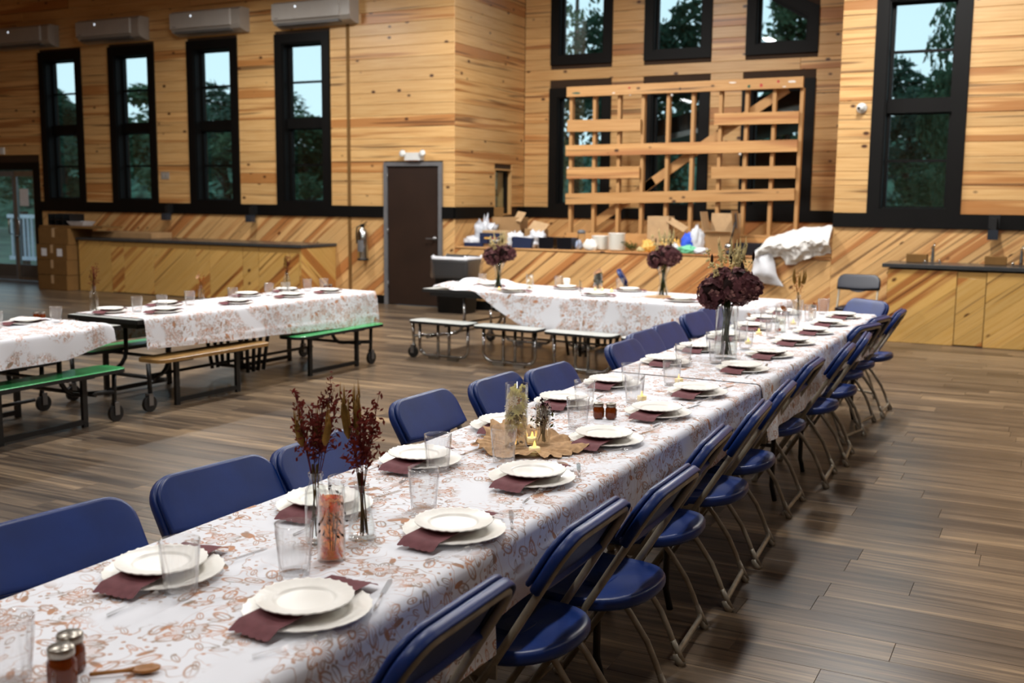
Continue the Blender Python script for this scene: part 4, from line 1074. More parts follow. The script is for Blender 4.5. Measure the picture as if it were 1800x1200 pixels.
# far-end pieces on the long table
def small_cyl(x, y, z, label, h, r, water, fl, group='cylinder vases', mat2=None):
    t = thing('cylinder_vase', label, 'vase', (x, y, z), 0, group)
    at_('vase', 'sc%.3f%.3f' % (r, h), cyl_shell(r, h), GLASSW, t); at_('water', 'scw%.3f%.3f' % (r, h), cyl(r-.003, .009, h*.55), water, t)
    for i, (mt, zz, R) in enumerate(fl):
        a = 4.4+i*.7; at_('flower', 'scf%.3f' % R, m_flower(R, 8), mt, t, (math.cos(a)*(r-.012)*.7, math.sin(a)*(r-.012)*.7, zz), (-.9*math.sin(a), .9*math.cos(a), 0))
small_cyl(-1.575, 6.93, CZ, 'clear cylinder with an orange bloom at the far end of the long table', .16, .034, WATER, [(ORF, .015, .018), (WHITEP, .06, .018), (RUST, .155, .03), (YEL, .15, .026)])
bud_bottle(-1.635, 7.72, CZ, 'slim bottle of dried wheat at the far end of the long table', 'd', kind='bushy')
small_cyl(-1.56, 7.86, CZ, 'short jar of peach flowers beside the slim bottle at the far end', .10, .03, PKWATER, [(PINKF, .05, .02), (OLIVE, .09, .022), (RUST, .105, .02)])

# ------------------------------------------------------------------ cafeteria tables with benches
def bench_seat(mb, Lh, wd, z, th=.028):
    r = .07; pts = arc(wd/2-r, Lh-r, r, 0, PI/2, 5)+arc(-wd/2+r, Lh-r, r, PI/2, PI, 5)+arc(-wd/2+r, -Lh+r, r, PI, 1.5*PI, 5)+arc(wd/2-r, -Lh+r, r, 1.5*PI, 2*PI, 5)
    mb.rings([[(x, y, z-.003) for x, y in pts], [(x*.97, y*.995, z) for x, y in pts]], smooth=False)
def bench_edge(mb, Lh, wd, z, th=.028):
    r = .07; f = lambda k: [(x*k, y*k) for x, y in arc(wd/2-r, Lh-r, r, 0, PI/2, 5)+arc(-wd/2+r, Lh-r, r, PI/2, PI, 5)+arc(-wd/2+r, -Lh+r, r, PI, 1.5*PI, 5)+arc(wd/2-r, -Lh+r, r, 1.5*PI, 2*PI, 5)]
    mb.rings([[(x, y, z-th) for x, y in f(.985)], [(x, y, z-th) for x, y in f(1)], [(x, y, z-.004) for x, y in f(1)]])
def caster(par, x, y, r, mat):
    c = part('caster', 'wheel%.3f' % r, lambda mb: mb.tube([(-.014, 0, r), (.014, 0, r)], r, 18), EDGE, par, (x, y, 0))
    part('caster_fork', 'fork%.3f' % r, lambda mb: (mb.box(-.022, -.017, -.02, .02, r*.8, r*2.2), mb.box(.017, .022, -.02, .02, r*.8, r*2.2), mb.box(-.022, .022, -.02, .02, r*2.15, r*2.3)), STEEL, c)
def cafeteria(label, cx, cy, rot, Lh, hw, zt, zb, benches, fmat, tube, bx, wheel=.06, group='cafeteria tables', split=True):
    t = thing('cafeteria_table', label, 'table', (cx, cy, 0), rot, group)
    part('tabletop', 'ctop%.2f%.2f' % (Lh, hw), lambda mb: mb.prism([(-hw, -Lh), (hw, -Lh), (hw, Lh), (-hw, Lh)], zt-.03, zt), GREYL, t)
    part('top_edge', 'cedge%.2f%.2f' % (Lh, hw), lambda mb: [mb.box(*b) for b in ((-hw-.004, -hw, -Lh, Lh, zt-.032, zt-.002), (hw, hw+.004, -Lh, Lh, zt-.032, zt-.002), (-hw, hw, -Lh-.004, -Lh, zt-.032, zt-.002), (-hw, hw, Lh, Lh+.004, zt-.032, zt-.002), (-hw+.06, hw-.06, -Lh+.05, Lh-.05, zt-.075, zt-.032))], EDGE, t)
    for sgn, yc, bl, mat in benches:
        x = sgn*bx
        b = part('bench', 'bseat%.2f%.2f' % (bl, zb), lambda mb: bench_seat(mb, bl/2, .27, zb), mat, t, (x, yc, 0))
        part('bench_edge', 'bedge%.2f%.2f' % (bl, zb), lambda mb: bench_edge(mb, bl/2, .27, zb), EDGE if mat is not OAKL else OAKL, b)
        q = bl*.27
        def legs(mb):
            r = tube
            if fmat is CHROME:
                p = [(0, -q-.10, zb-.03), (0, -q-.10, .12)]+[(0, -q-.10+.085-.085*math.cos(a), .12-.085*math.sin(a)) for a in (.4, .8, 1.2, 1.57)]
                mb.tube(p+[(0, -y, z) for _, y, z in reversed(p)], r, 8)
                for s in (-1, 1): mb.tube([(0, s*q*.35, zb-.03), (0, s*q*.35, .035)], r, 8); mb.box(-.018, .018, s*q*.6-.06, s*q*.6+.06, .0, .024)
            else:
                for s in (-1, 1): mb.box(-.013, .013, s*q-.02, s*q+.02, 0, zb-.028)
                mb.box(-.012, .012, -q, q, .02, .055); mb.box(-.06, .06, -q-.05, -q+.12, zb-.05, zb-.028); mb.box(-.06, .06, q-.12, q+.05, zb-.05, zb-.028)
        part('bench_legs', 'blegs%.2f%s' % (bl, fmat.name), legs, fmat, b)
    ends = [(-1, -Lh+.42), (1, Lh-.42)]
    for s, yy in ends:
        for sx in (-1, 1):
            def jt(mb):
                x = sx*(hw-.14); o = s
                p = [(x, 0, zt-.04), (x, 0, .36)]+[(x+sx*.02*k/4, o*(.14-.14*math.cos(k*PI/8)), .36-.14*math.sin(k*PI/8)) for k in range(1, 5)]+[(sx*(bx+.03), o*.36, .215)]
                mb.tube(p, tube*1.05, 8); mb.tube([(sx*(bx+.03), o*.36, wheel*2.1), (sx*(bx+.03), o*.37, zb-.03)], tube, 8)
            part('end_frame', 'jt%s%d%d%.2f%.2f' % (fmat.name, s, sx, hw, zt), jt, fmat, t, (0, yy, 0))
            caster(t, sx*(bx+.03), yy+s*.37, wheel, fmat)
        def cr(mb): mb.tube([(-(bx+.03), s*.20, .215), (bx+.03, s*.20, .215)], tube*.9, 8); mb.tube([(-(bx-.0), 0, zb-.05), (bx, 0, zb-.05)], tube*.8, 8)
        part('cross_bar', 'cr%s%d%.2f' % (fmat.name, s, bx), cr, fmat, t, (0, yy, 0))
    def mid(mb):
        for yy in (-.16, -.05, .05, .16):
            for sx in (-1, 1): mb.tube([(sx*(hw-.12), yy, zt-.04), (sx*(hw-.17), yy*.6, .10)], tube, 8)
        mb.tube([(0, -Lh+.42, .18), (0, Lh-.42, .18)], tube*.8, 8); mb.tube([(-(hw-.17), 0, .12), (hw-.17, 0, .12)], tube, 8)
    part('centre_frame', 'mid%s%.2f' % (fmat.name, Lh), mid, fmat, t)
    return t
cafeteria('black-framed cafeteria table under floral cloth with an oak and a green bench', -6.30, 7.10, -math.radians(2), 1.42, .375, .685, .39, [(1, -.745, 1.21, OAKL), (1, .84, 1.26, GREENL), (-1, -.745, 1.21, GREENL), (-1, .79, 1.24, OAKL)], BLACKM, .0165, .39)
cafeteria('black-framed cafeteria table at the left edge with green benches', -6.25, 4.02, 0, 1.38, .40, .685, .39, [(1, -.72, 1.24, GREENL), (1, .75, 1.24, GREENL), (-1, -.72, 1.24, GREENL), (-1, .75, 1.24, GREENL)], BLACKM, .0165, .34)

lc = .691
cloth('tablecloth', 'floral cloth on the cafeteria table by the oak bench', 0, -1.36, 1.50, .385, lc, lambda y: .28, lambda y: .24+.03*(y+1.4), loc=(-6.30, 7.10), rot=-math.radians(2), seed=5, amp=.010, bulge=.03, crease=(.2, 'R'), endd=(0, .32))
def bunch(x, y): e = max(0, y-4.75)/.46; return .02*e*(math.sin(x*23+2)*math.sin(y*19)+.5)*min(1, e*2)
cloth('tablecloth', 'floral cloth bunched at its end on the left-edge cafeteria table', -6.25, 2.5, 5.30, .425, lc, lambda y: .28, lambda y: .20-(.0 if y < 4.9 else (y-4.9)*.2), seed=6, amp=.018, bulge=.03, crease=(.2, 'R'), top_fn=bunch, endd=(0, .10))
# mid table with white benches

cafeteria('chrome-framed cafeteria table with four grey-white benches under a floral cloth', -4.02, 9.64, PI/2-math.radians(4), 1.70, .50, .675, .385, [(-1, 1.30, .70, GREYL), (-1, .54, .70, GREYL), (-1, -.24, .70, GREYL), (-1, -1.02, .70, GREYL), (1, 1.15, .74, GREYL), (1, .38, .74, GREYL), (1, -.4, .74, GREYL), (1, -1.15, .74, GREYL)], CHROME, .0155, .70, .055)
def lump(x, y):
    # the slack end of the cloth lies heaped on the bare end of the top
    e = max(0, min(1, (y-1.02)/.4)); return e*(.035+.022*math.sin(x*13)+.02*math.sin(y*17+x*9))
def hemM(y): return max(.02, min(.33, (1.05-y)*.55+.02)) if y > .2 else .33
cloth('tablecloth', 'floral cloth on the white-bench table, its left end heaped up', 0, -1.80, 1.56, .52, .683, hemM, lambda y: .30, loc=(-4.02, 9.64), rot=PI/2-math.radians(4), seed=8, amp=.02, bulge=.06, top_fn=lump, endd=(.3, 0))

# ------------------------------------------------------------------ settings on the bench tables
def simple_setting(x, y, z, pos, i, glass=True, napkin=True, ang=0):
    c = part('charger_plate', 'charger', m_charger(.1325, 1, .016), PLATE, None, (x, y, z)); tag(c, 'cream plate, '+pos, 'plate', 'plates on the bench tables')
    if napkin:
        n = part('napkin', 'napkin', m_napkin, NAPK, None, (x, y, z+.019), ang); tag(n, 'burgundy napkin under a small plate, '+pos, 'napkin', 'napkins on the bench tables')
        s = part('salad_plate', 'salad', m_charger(.101, 1, .014), PLATE, None, (x, y, z+.0225)); tag(s, 'small cream plate, '+pos, 'plate', 'small plates on the bench tables')
    if glass:
        g = part('tumbler', 'tumbler', m_tumbler, CLEAR, None, (x+(-.15 if x > -6.3 else .15), y+.13, z)); tag(g, 'clear tumbler, '+pos, 'glass', 'tumblers on the bench tables')
zl = lc+.002
for i, (x, y, w_) in enumerate(((-6.16, 6.12, 'first'), (-6.16, 6.94, 'second'), (-6.16, 7.65, 'third'), (-6.14, 8.20, 'fourth'))):
    simple_setting(x, y, zl, '%s from the left on the oak-bench table, near side' % w_, i)
for i, (x, y, w_) in enumerate(((-6.53, 6.50, 'first'), (-6.53, 7.50, 'second'), (-6.53, 8.06, 'third'))):
    simple_setting(x, y, zl, '%s from the left on the oak-bench table, far side' % w_, i)
simple_setting(-6.40, 5.06, zl+.001, 'beside honey jars on the left-edge table', 0); simple_setting(-6.50, 4.66, zl+.001, 'at the left edge of the picture', 1); simple_setting(-6.5, 5.90, zl+.001, 'behind the cloth gap, left of the oak-bench table', 2, ang=.3)
honey(-6.52, 5.27, zl, 'pair of honey jars on the left-edge cafeteria table', .3); honey(-6.28, 8.38, zl, 'pair of honey jars at the right end of the oak-bench table', .3)
bud_bottle(-6.58, 5.82, zl+.001, 'slim bottle of dried red stems on the left-edge cafeteria table', 'e', kind='thin', sc_=1.12)
bud_bottle(-6.36, 7.86, zl, 'slim bottle of dried stems on the oak-bench table', 'f', kind='thin', sc_=1.12)
def pink_bud(x, y):
    t = thing('bud_vase', 'small bottle with one pale pink bloom on the oak-bench table', 'vase', (x, y, zl), 0)
    at_('vase', 'pbv', lambda mb: mb.lathe([(0, 0), (.026, 0), (.028, .01), (.026, .08), (.012, .11), (.013, .13), (.011, .13), (.010, .11), (.023, .08), (.024, .01), (0, .01)], 16), GLASSW, t)
    at_('stem', 'pbs', lambda mb: mb.tube([(0, 0, .01), (0, 0, .15), (-.02, -.01, .20)], .0025, 5), STEM, t); at_('flower', 'pbf', m_flower(.03, 8), PINKF, t, (-.02, -.01, .20), (.9, -.3, 0)); at_('leaf', 'pbl', m_sprigs(61, 3, .12, .10, .03, .009, 12), RUST, t)
pink_bud(-6.62, 7.02)
MZ = .686
hydrangea(-5.02, 9.53, MZ, 'flared vase of dark hydrangeas at the left of the white-bench table', 0, 0, .3, .9, True)
hydrangea(-3.30, 9.60, MZ+.003, 'flared vase of dark hydrangeas at the right of the white-bench table', 0, 0, -.5, .98, True)
mb = MB(); mb.lathe([(0, 0), (.16, 0), (.17, .008), (.165, .014), (0, .012)], 20); o = obj('wood_slice', mb, GAUZE, None, (-3.30, 9.60, MZ-.012)); tag(o, 'round tan mat under the right-hand hydrangea vase', 'mat')
small_cyl(-4.66, 9.52, MZ, 'clear cylinder of pale flowers on the white-bench table', .165, .036, WATER, [(WHITEP, .10, .022), (PINKF, .03, .02), (WHITEP, .14, .02)])
def leaf_vase(x, y):
    t = thing('cylinder_vase', 'glass cylinder packed with dark leaves on the white-bench table', 'vase', (x, y, MZ), 0, 'cylinder vases')
    at_('vase', 'lvv', cyl_shell(.042, .20), GLASSW, t); at_('water', 'lvw', cyl(.039, .009, .06), PKWATER, t)
    at_('leaf', 'lvl', m_sprigs(71, 9, .07, .13, .035, .02, 26), OLIVE, t)
    for k in range(3): at_('flower', 'lvf', m_flower(.03, 9), PINKF, t, (-.02+.02*k, -.02, .20+.012*k), (.8, -.4+.4*k, 0))
leaf_vase(-3.94, 9.55)
for i, (x, y, g) in enumerate(((-5.24, 9.74, 1), (-4.72, 9.30, 0), (-4.42, 9.88, 1), (-3.86, 9.36, 0), (-3.78, 9.98, 1), (-3.00, 9.25, 0), (-2.75, 9.70, 0))):
    simple_setting(x, y, MZ+(.0 if i not in (5, 6) else .002), '%s from the left on the white-bench table' % ORD[i], i, glass=bool(g), ang=PI/2+.1)
def cup(x, y):
    t = thing('white_cup', 'white cup on a plate on the white-bench table', 'cup', (x, y, MZ+.04))
    at_('cup', 'cupm', lambda mb: mb.lathe([(0, 0), (.022, 0), (.034, .025), (.034, .07), (.031, .07), (.031, .026), (.018, .006), (0, .006)], 18), PLATE, t)
cup(-4.42, 9.88)
bud_bottle(-4.14, 9.58, MZ, 'tiny clear bottle right of the white cup', 'g', sc_=.62, kind='none')
for i, (x, y) in enumerate(((-4.92, 9.36), (-4.10, 9.86), (-4.03, 9.88), (-3.90, 9.80))):
    tealight(x, y, MZ, 'LED tealight on the white-bench table, %s from the left' % ORD[i])

# ------------------------------------------------------------------ counters, wall units, signs
def cabinet(name, label, x0, x1, yb, yf, h, doors, side):
    t = thing(name, label, 'cabinet', (0, 0, 0))
    m = MB(); m.box(x0, x1, yf+.02, yb, .0, h-.04); obj('carcass', m, DARKGAP, t)
    xs = [x0]+[v for d in doors for v in d]+[x1]
    segs = [(a, b, 'door' if (a, b) in doors else 'front_panel') for a, b in zip(xs, xs[1:]) if b-a > .02]
    k0 = 0
    for a, b, nm in segs:
        z0, z1 = (.015, h-.12) if nm == 'door' else (.004, h-.045)
        base = MB(); base.box(a+.003, b-.003, yf+.012, yf+.022, z0, z1); d = obj(nm, base, CABW, t)
        for p in diag((a+.004, b-.004, z0, z1), [], .16, ANG, .0015):
            if len(p) >= 3:
                q = MB(); board(q, p, lambda u, v, w: (u, yf+.012-w, v), .012 if nm == 'door' else .010, ANG, .0015); obj('board', q, CABW, d)
        if nm == 'door':
            g = MB(); g.box(a+.003, b-.003, yf+.011, yf+.0125, h-.118, h-.05); obj('rail', g, CABW, t)
    if side:
        base = MB(); base.box(x1-.001, x1+.01, yf, yb, .004, h-.045); d = obj('side_panel', base, CABW, t)
        for p in diag((yf, yb, .004, h-.045), [], .16, -ANG, .0015):
            if len(p) >= 3: q = MB(); board(q, p, lambda u, v, w: (x1+.01+w, u, v), .010, -ANG, .0015); obj('board', q, CABW, d)
    return t
def worktop(label, x0, x1, yb, yf, h):
    m = MB(); e = .006
    R = lambda i, z: [(x0+i, yf+i, z), (x1-i, yf+i, z), (x1-i, yb, z), (x0+i, yb, z)]
    m.rings([R(.004, h-.045), R(0, h-.04), R(0, h-.006), R(.006, h)]); return tag(obj('worktop', m, COUNTER), label, 'counter')
LCX = [(-13.75, -13.47), (-13.47, -12.82), (-12.82, -11.92), (-11.92, -11.65), (-11.65, -10.99), (-10.99, -10.68), (-10.68, -9.92)]
cabinet('cabinet', 'long varnished pine cabinet under the four left windows', -14.5, -9.89, W-.001, 12.55, .88, LCX, True)
worktop('dark worktop of the long left cabinet', -14.52, -9.85, W-.002, 12.52, .885)
cabinet('cabinet', 'varnished pine sink cabinet on the right-hand wall', -1.72, 3.2, W-.001, 12.8, .88, [(-.98, -.68)], False)
worktop('dark worktop of the right-hand sink cabinet', -1.78, 3.2, W-.002, 12.77, .90)
def faucet(x, label):
    t = thing('faucet', label, 'faucet', (x, 13.12, .9), 0, 'sink faucets')
    part('base_plate', 'fcb', lambda mb: mb.box(-.10, .10, -.028, .028, 0, .014), CHROME, t)
    part('spout', 'fcs', lambda mb: (mb.tube([(0, 0, .012), (0, 0, .15), (0, -.03, .19), (0, -.12, .175)], [.02, .016, .013, .011], 10), mb.tube([(0, 0, .14), (.012, .02, .23)], [.014, .008], 8)), CHROME, t)
    for s in (-1, 1): part('handle', 'fch', lambda mb: mb.tube([(0, 0, .012), (0, 0, .04)], [.014, .011], 8), CHROME, t, (s*.08, 0, 0))
faucet(-1.28, 'chrome faucet at the left end of the right-hand counter'); faucet(-.36, 'chrome faucet at the right edge of the picture')
def carton(name, label, loc, sx, sy, sz, rot=0, mat=CARD, tape=True, flaps=False, group=None, cat='box', labels=False):
    t = thing(name, label, cat, loc, rot, group)
    m = MB(); c = .004
    R = lambda i, z: [(-sx/2+i, -sy/2+i, z), (sx/2-i, -sy/2+i, z), (sx/2-i, sy/2-i, z), (-sx/2+i, sy/2-i, z)]
    if flaps: m.rings([R(0, 0), R(0, sz), R(.006, sz), R(.006, .01)])
    else: m.rings([R(c, 0), R(0, c), R(0, sz-c), R(c, sz)])
    obj('box_body', m, mat, t)
    if tape:
        g = MB(); g.box(-.03, .03, -sy/2-.0015, -sy/2+.001, sz*.45, sz); g.box(-.03, .03, -sy/2, sy/2, sz, sz+.0015); obj('tape', g, CARD_L, t)
    if labels:
        for k in (-1, 1): g = MB(); g.box(k*.18-.06, k*.18+.06, -sy/2-.002, -sy/2+.001, sz*.25, sz*.75); obj('shipping_label', g, PAPER, t)
    return t
for i, zz in enumerate((0, .255, .505)):
    carton('cardboard_box', 'cardboard carton by the glass door, %s of the stack' % ('lowest', 'second from the bottom', 'third from the bottom')[i], (-14.9, 12.62, zz+.002), .70, .55, .248, .02*(i-1), CARD_D, labels=(i == 2), group='cartons by the glass door')
carton('cardboard_box', 'cardboard carton by the glass door, topmost of the stack', (-14.88, 12.64, .760), .66, .55, .27, .05, CARD_D, group='cartons by the glass door')
m = MB(); m.box(-.7, .7, -.22, .22, 0, .02); m.box(-.7, .7, -.22, .22, .02, .035); o = obj('flat_carton', m, CARD_D, None, (-14.55, 12.66, 1.034), .05); tag(o, 'flattened carton lying on the topmost carton', 'cardboard')
carton('cardboard_box', 'shallow carton on the left end of the long worktop', (-13.75, 13.0, .886), 1.35, .45, .095, 0, CARD, tape=False)
def organiser():
    t = thing('glass_rack', 'dark rack with a pale tray on the carton stack', 'rack', (-15.0, 12.75, 1.071))
    for k in range(4): part('divider', 'orgd', lambda mb: mb.box(-.006, .006, -.15, .15, 0, .19), BLACKM, t, (-.25+k*.17, 0, 0))
    m = MB(); m.box(-.256, .27, -.15, .15, 0, .008); m.box(-.256, .27, .142, .15, .0, .19); m.box(-.256, .27, -.15, -.142, .09, .10); obj('shelf', m, DARKTRAY, t)
    m = MB(); m.rings([[(-.14, -.1, 0), (.14, -.1, 0), (.14, .1, 0), (-.14, .1, 0)], [(-.2, -.13, .07), (.2, -.13, .07), (.2, .13, .07), (-.2, .13, .07)], [(-.19, -.12, .07), (.19, -.12, .07), (.19, .12, .07), (-.19, .12, .07)], [(-.13, -.09, .008), (.13, -.09, .008), (.13, .09, .008), (-.13, .09, .008)]]); obj('tray', m, BAG, t, (.42, -.05, .0))
organiser()
for i, (x, w_) in enumerate(((-1.455, 'left of the left faucet'), (-.62, 'between the two faucets'))):
    carton('napkin_box', 'small flat grey-brown box on the right-hand counter, '+w_, (x, 13.2, .902), .225, .14, .092, 0, CARD_D, tape=False)
def air_unit(x0, label):
    w = 1.42; t = thing('air_conditioner', label, 'air conditioner', (x0, W, 4.12), 0, 'wall air conditioners')
    def body(mb):
        P = [(0, .0), (0, .36), (-.19, .36), (-.235, .32), (-.235, .10), (-.20, .04), (-.08, .0)]
        mb.prism(P, .0, w, lambda a, b, d: (d, a, b))
    part('shell', 'acs', body, ACW, t)
    part('front_panel', 'acf2', lambda mb: mb.rings([[(x, -.2352, z) for x, z in q] for q in [[(.0, .085), (w-.17, .085), (w-.17, .335), (.0, .335)]]]+[[(x, y, z) for x, z in [(.008, .093), (w-.178, .093), (w-.178, .327), (.008, .327)]] for y in (-.262,)]), ACF, t)
    part('louvre', 'acl', lambda mb: mb.box(.08, w-.2, -.232, -.09, .012, .05), TARGREY, t)
    part('badge', 'acb', lambda mb: mb.box(.06, .13, -.2632, -.261, .11, .122), TARGREY, t)
    part('lit_display', 'acd', lambda mb: mb.box(.44, .47, -.2632, -.261, .255, .285), simple_cache('#e8f2ff'), t)
_sc = {}
def simple_cache(c):
    if c not in _sc: _sc[c] = simple('display_light', c, .5, emit=c, estr=1.2)
    return _sc[c]
for i, x in enumerate((-17.12, -15.0, -12.88, -10.82)): air_unit(x, 'white wall air conditioner, %s from the left' % ORD[i])
def extinguisher():
    t = thing('fire_extinguisher', 'silver fire extinguisher hung left of the brown door', 'extinguisher', (-9.3, W-.095, .65))
    at_('cylinder', 'exc', lambda mb: mb.lathe([(0, 0), (.075, 0), (.082, .02), (.082, .40), (.06, .455), (.03, .475), (.028, .50), (0, .50)], 24), CHROME, t)
    at_('base_ring', 'exb', lambda mb: mb.lathe([(.07, -.004), (.084, -.004), (.084, .03), (.07, .03)], 24, cap=False), EDGE, t)
    at_('valve', 'exv', lambda mb: (mb.box(-.02, .02, -.02, .02, .49, .54), mb.bar((0, 0, .53), (.09, -.02, .575), .018, .01), mb.bar((0, 0, .525), (.08, -.02, .53), .018, .01)), EDGE, t)
    at_('hose', 'exh', lambda mb: mb.tube([(-.02, -.01, .52), (-.075, -.04, .49), (-.095, -.03, .40), (-.092, -.02, .25)], .012, 8), EDGE, t)
    m = MB()
    for k in range(9): 
        a = -2.3+k*.18; m.v += [(.0828*math.cos(a), .0828*math.sin(a), .13), (.0828*math.cos(a), .0828*math.sin(a), .30)]
    for k in range(8): m.face((2*k, 2*k+2, 2*k+3, 2*k+1))
    obj('label_plate', m, GREY, t)
    m = MB(); m.box(-.02, .02, .075, .094, .3, .4); obj('hook', m, EDGE, t)
extinguisher()
def exit_light():
    t = thing('emergency_light', 'white emergency light with twin lamps above the brown door', 'light', (-8.42, W, 2.115))
    at_('housing', 'eml', lambda mb: mb.box(-.14, .14, -.09, 0, .01, .12), WHITE, t)
    for s in (-1, 1): at_('lamp_head', 'emh', lambda mb: mb.lathe([(0, 0), (.03, .005), (.05, .05), (.05, .06), (0, .06)], 14), WHITE, t, (s*.17, -.05, .09), (1.2, 0, 0))
    at_('indicator', 'emi', lambda mb: mb.box(-.10, .10, -.085, -.01, .0, .011), RUST, t)
exit_light()
def dome():
    t = thing('security_camera', 'white dome camera between the alcove and the right-hand window', 'camera', (-2.19, W, 2.69))
    at_('base', 'dmb', lambda mb: mb.lathe([(0, 0), (.06, 0), (.06, .03), (.05, .04), (0, .04)], 20), WHITE, t, None, (PI/2, 0, 0)); at_('globe', 'dmg', lambda mb: mb.ball((0, 0, .055), .045, 14, 9), WHITE, t, None, (PI/2, 0, 0)); at_('lens', 'dml', lambda mb: mb.ball((-.022, -.005, .09), .02, 8, 6), EDGE, t, None, (PI/2, 0, 0))
dome()
def bracket(x, label):
    t = thing('wall_bracket', label, 'bracket', (x, W-.03, 1.20), 0, 'black wall brackets')
    at_('plate', 'brp', lambda mb: mb.box(-.06, .06, -.012, 0, .1, .26), EDGE, t); at_('arm', 'bra', lambda mb: mb.box(-.03, .03, -.10, -.012, .06, .22), EDGE, t); at_('head', 'brh', lambda mb: mb.box(-.055, .055, -.16, -.05, -.02, .09), simple_cache2(), t)
def simple_cache2():
    if 'h' not in _sc: _sc['h'] = simple('dark_glass_head', '#2c323a', .15)
    return _sc['h']
bracket(-13.21, 'black bracket light on the band between the second and third windows'); bracket(-11.42, 'black bracket light on the band between the third and fourth windows'); bracket(-.67, 'black bracket light on the band of the right-hand wall')
m = MB(); m.box(-.05, .05, -.03, 0, -.06, .06); o = obj('wall_box', m, WHITE, None, (-17.30, W, 2.36)); tag(o, 'small white sensor box above the glass door', 'sensor')
m = MB(); m.box(-.09, .09, -.008, 0, -.06, .06); m.box(-.05, -.03, -.016, -.008, -.03, .03); m.box(.03, .05, -.016, -.008, -.03, .03); o = obj('switch_plate', m, ACW, None, (-13.33, W, 1.91)); tag(o, 'cream switch plate between the second and third left windows', 'switch')
m = MB(); m.box(-.05, .05, -.035, 0, -.08, .08); m.box(-.03, .03, -.045, -.035, -.05, .02); o = obj('wall_box', m, STEEL, None, (-16.31, W-.001, .72)); tag(o, 'small grey box at the foot of the glass door casing', 'sensor')

# ------------------------------------------------------------------ trash can with a clear liner
def trash():
    t = thing('trash_can', 'black trash can with a clear plastic liner beside the brown door', 'trash can', (-7.45, 12.9, 0))
    def sq(w, d, z, r=.05, n=4):
        P = []
        for sx, sy, a in ((1, 1, 0), (-1, 1, PI/2), (-1, -1, PI), (1, -1, 1.5*PI)): P += [(x, y, z) for x, y in arc(sx*(w-r), sy*(d-r), r, a, a+PI/2, n)]
        return P
    m = MB(); m.rings([sq(.225, .17, 0), sq(.275, .215, .70), sq(.285, .225, .70), sq(.285, .225, .745), sq(.268, .208, .745), sq(.22, .165, .03)], smooth=True); obj('bin', m, BLACKM, t)
    rnd = random.Random(3)
    lin_ = []
    for z, o in ((.49, .010), (.52, .022), (.62, .012), (.72, .016), (.775, .004), (.79, -.02)):
        lin_.append([(x*(1+o*4)+rnd.gauss(0, .006), y*(1+o*4)+rnd.gauss(0, .006), zz+rnd.gauss(0, .007)) for x, y, zz in sq(.285, .225, z)])
    m = MB(); m.rings(lin_, cap0=False, cap1=False, smooth=True); obj('liner', m, LINER, t, fix=False)
    m = MB(); m.rings([[(x, y, z+rnd.gauss(0, .006)) for x, y, z in sq(.293, .233, .748)], [(x, y, z+rnd.gauss(0, .01)) for x, y, z in sq(.295, .235, .785)], [(x, y, z+rnd.gauss(0, .012)) for x, y, z in sq(.27, .21, .79)]], cap0=False, cap1=False, smooth=True); obj('liner_fold', m, BAG, t, fix=False)
LINER = clear('liner_film', (.96, .97, .98), .18, 1.3, 1.45, .04, (.8, .82, .85))
trash()

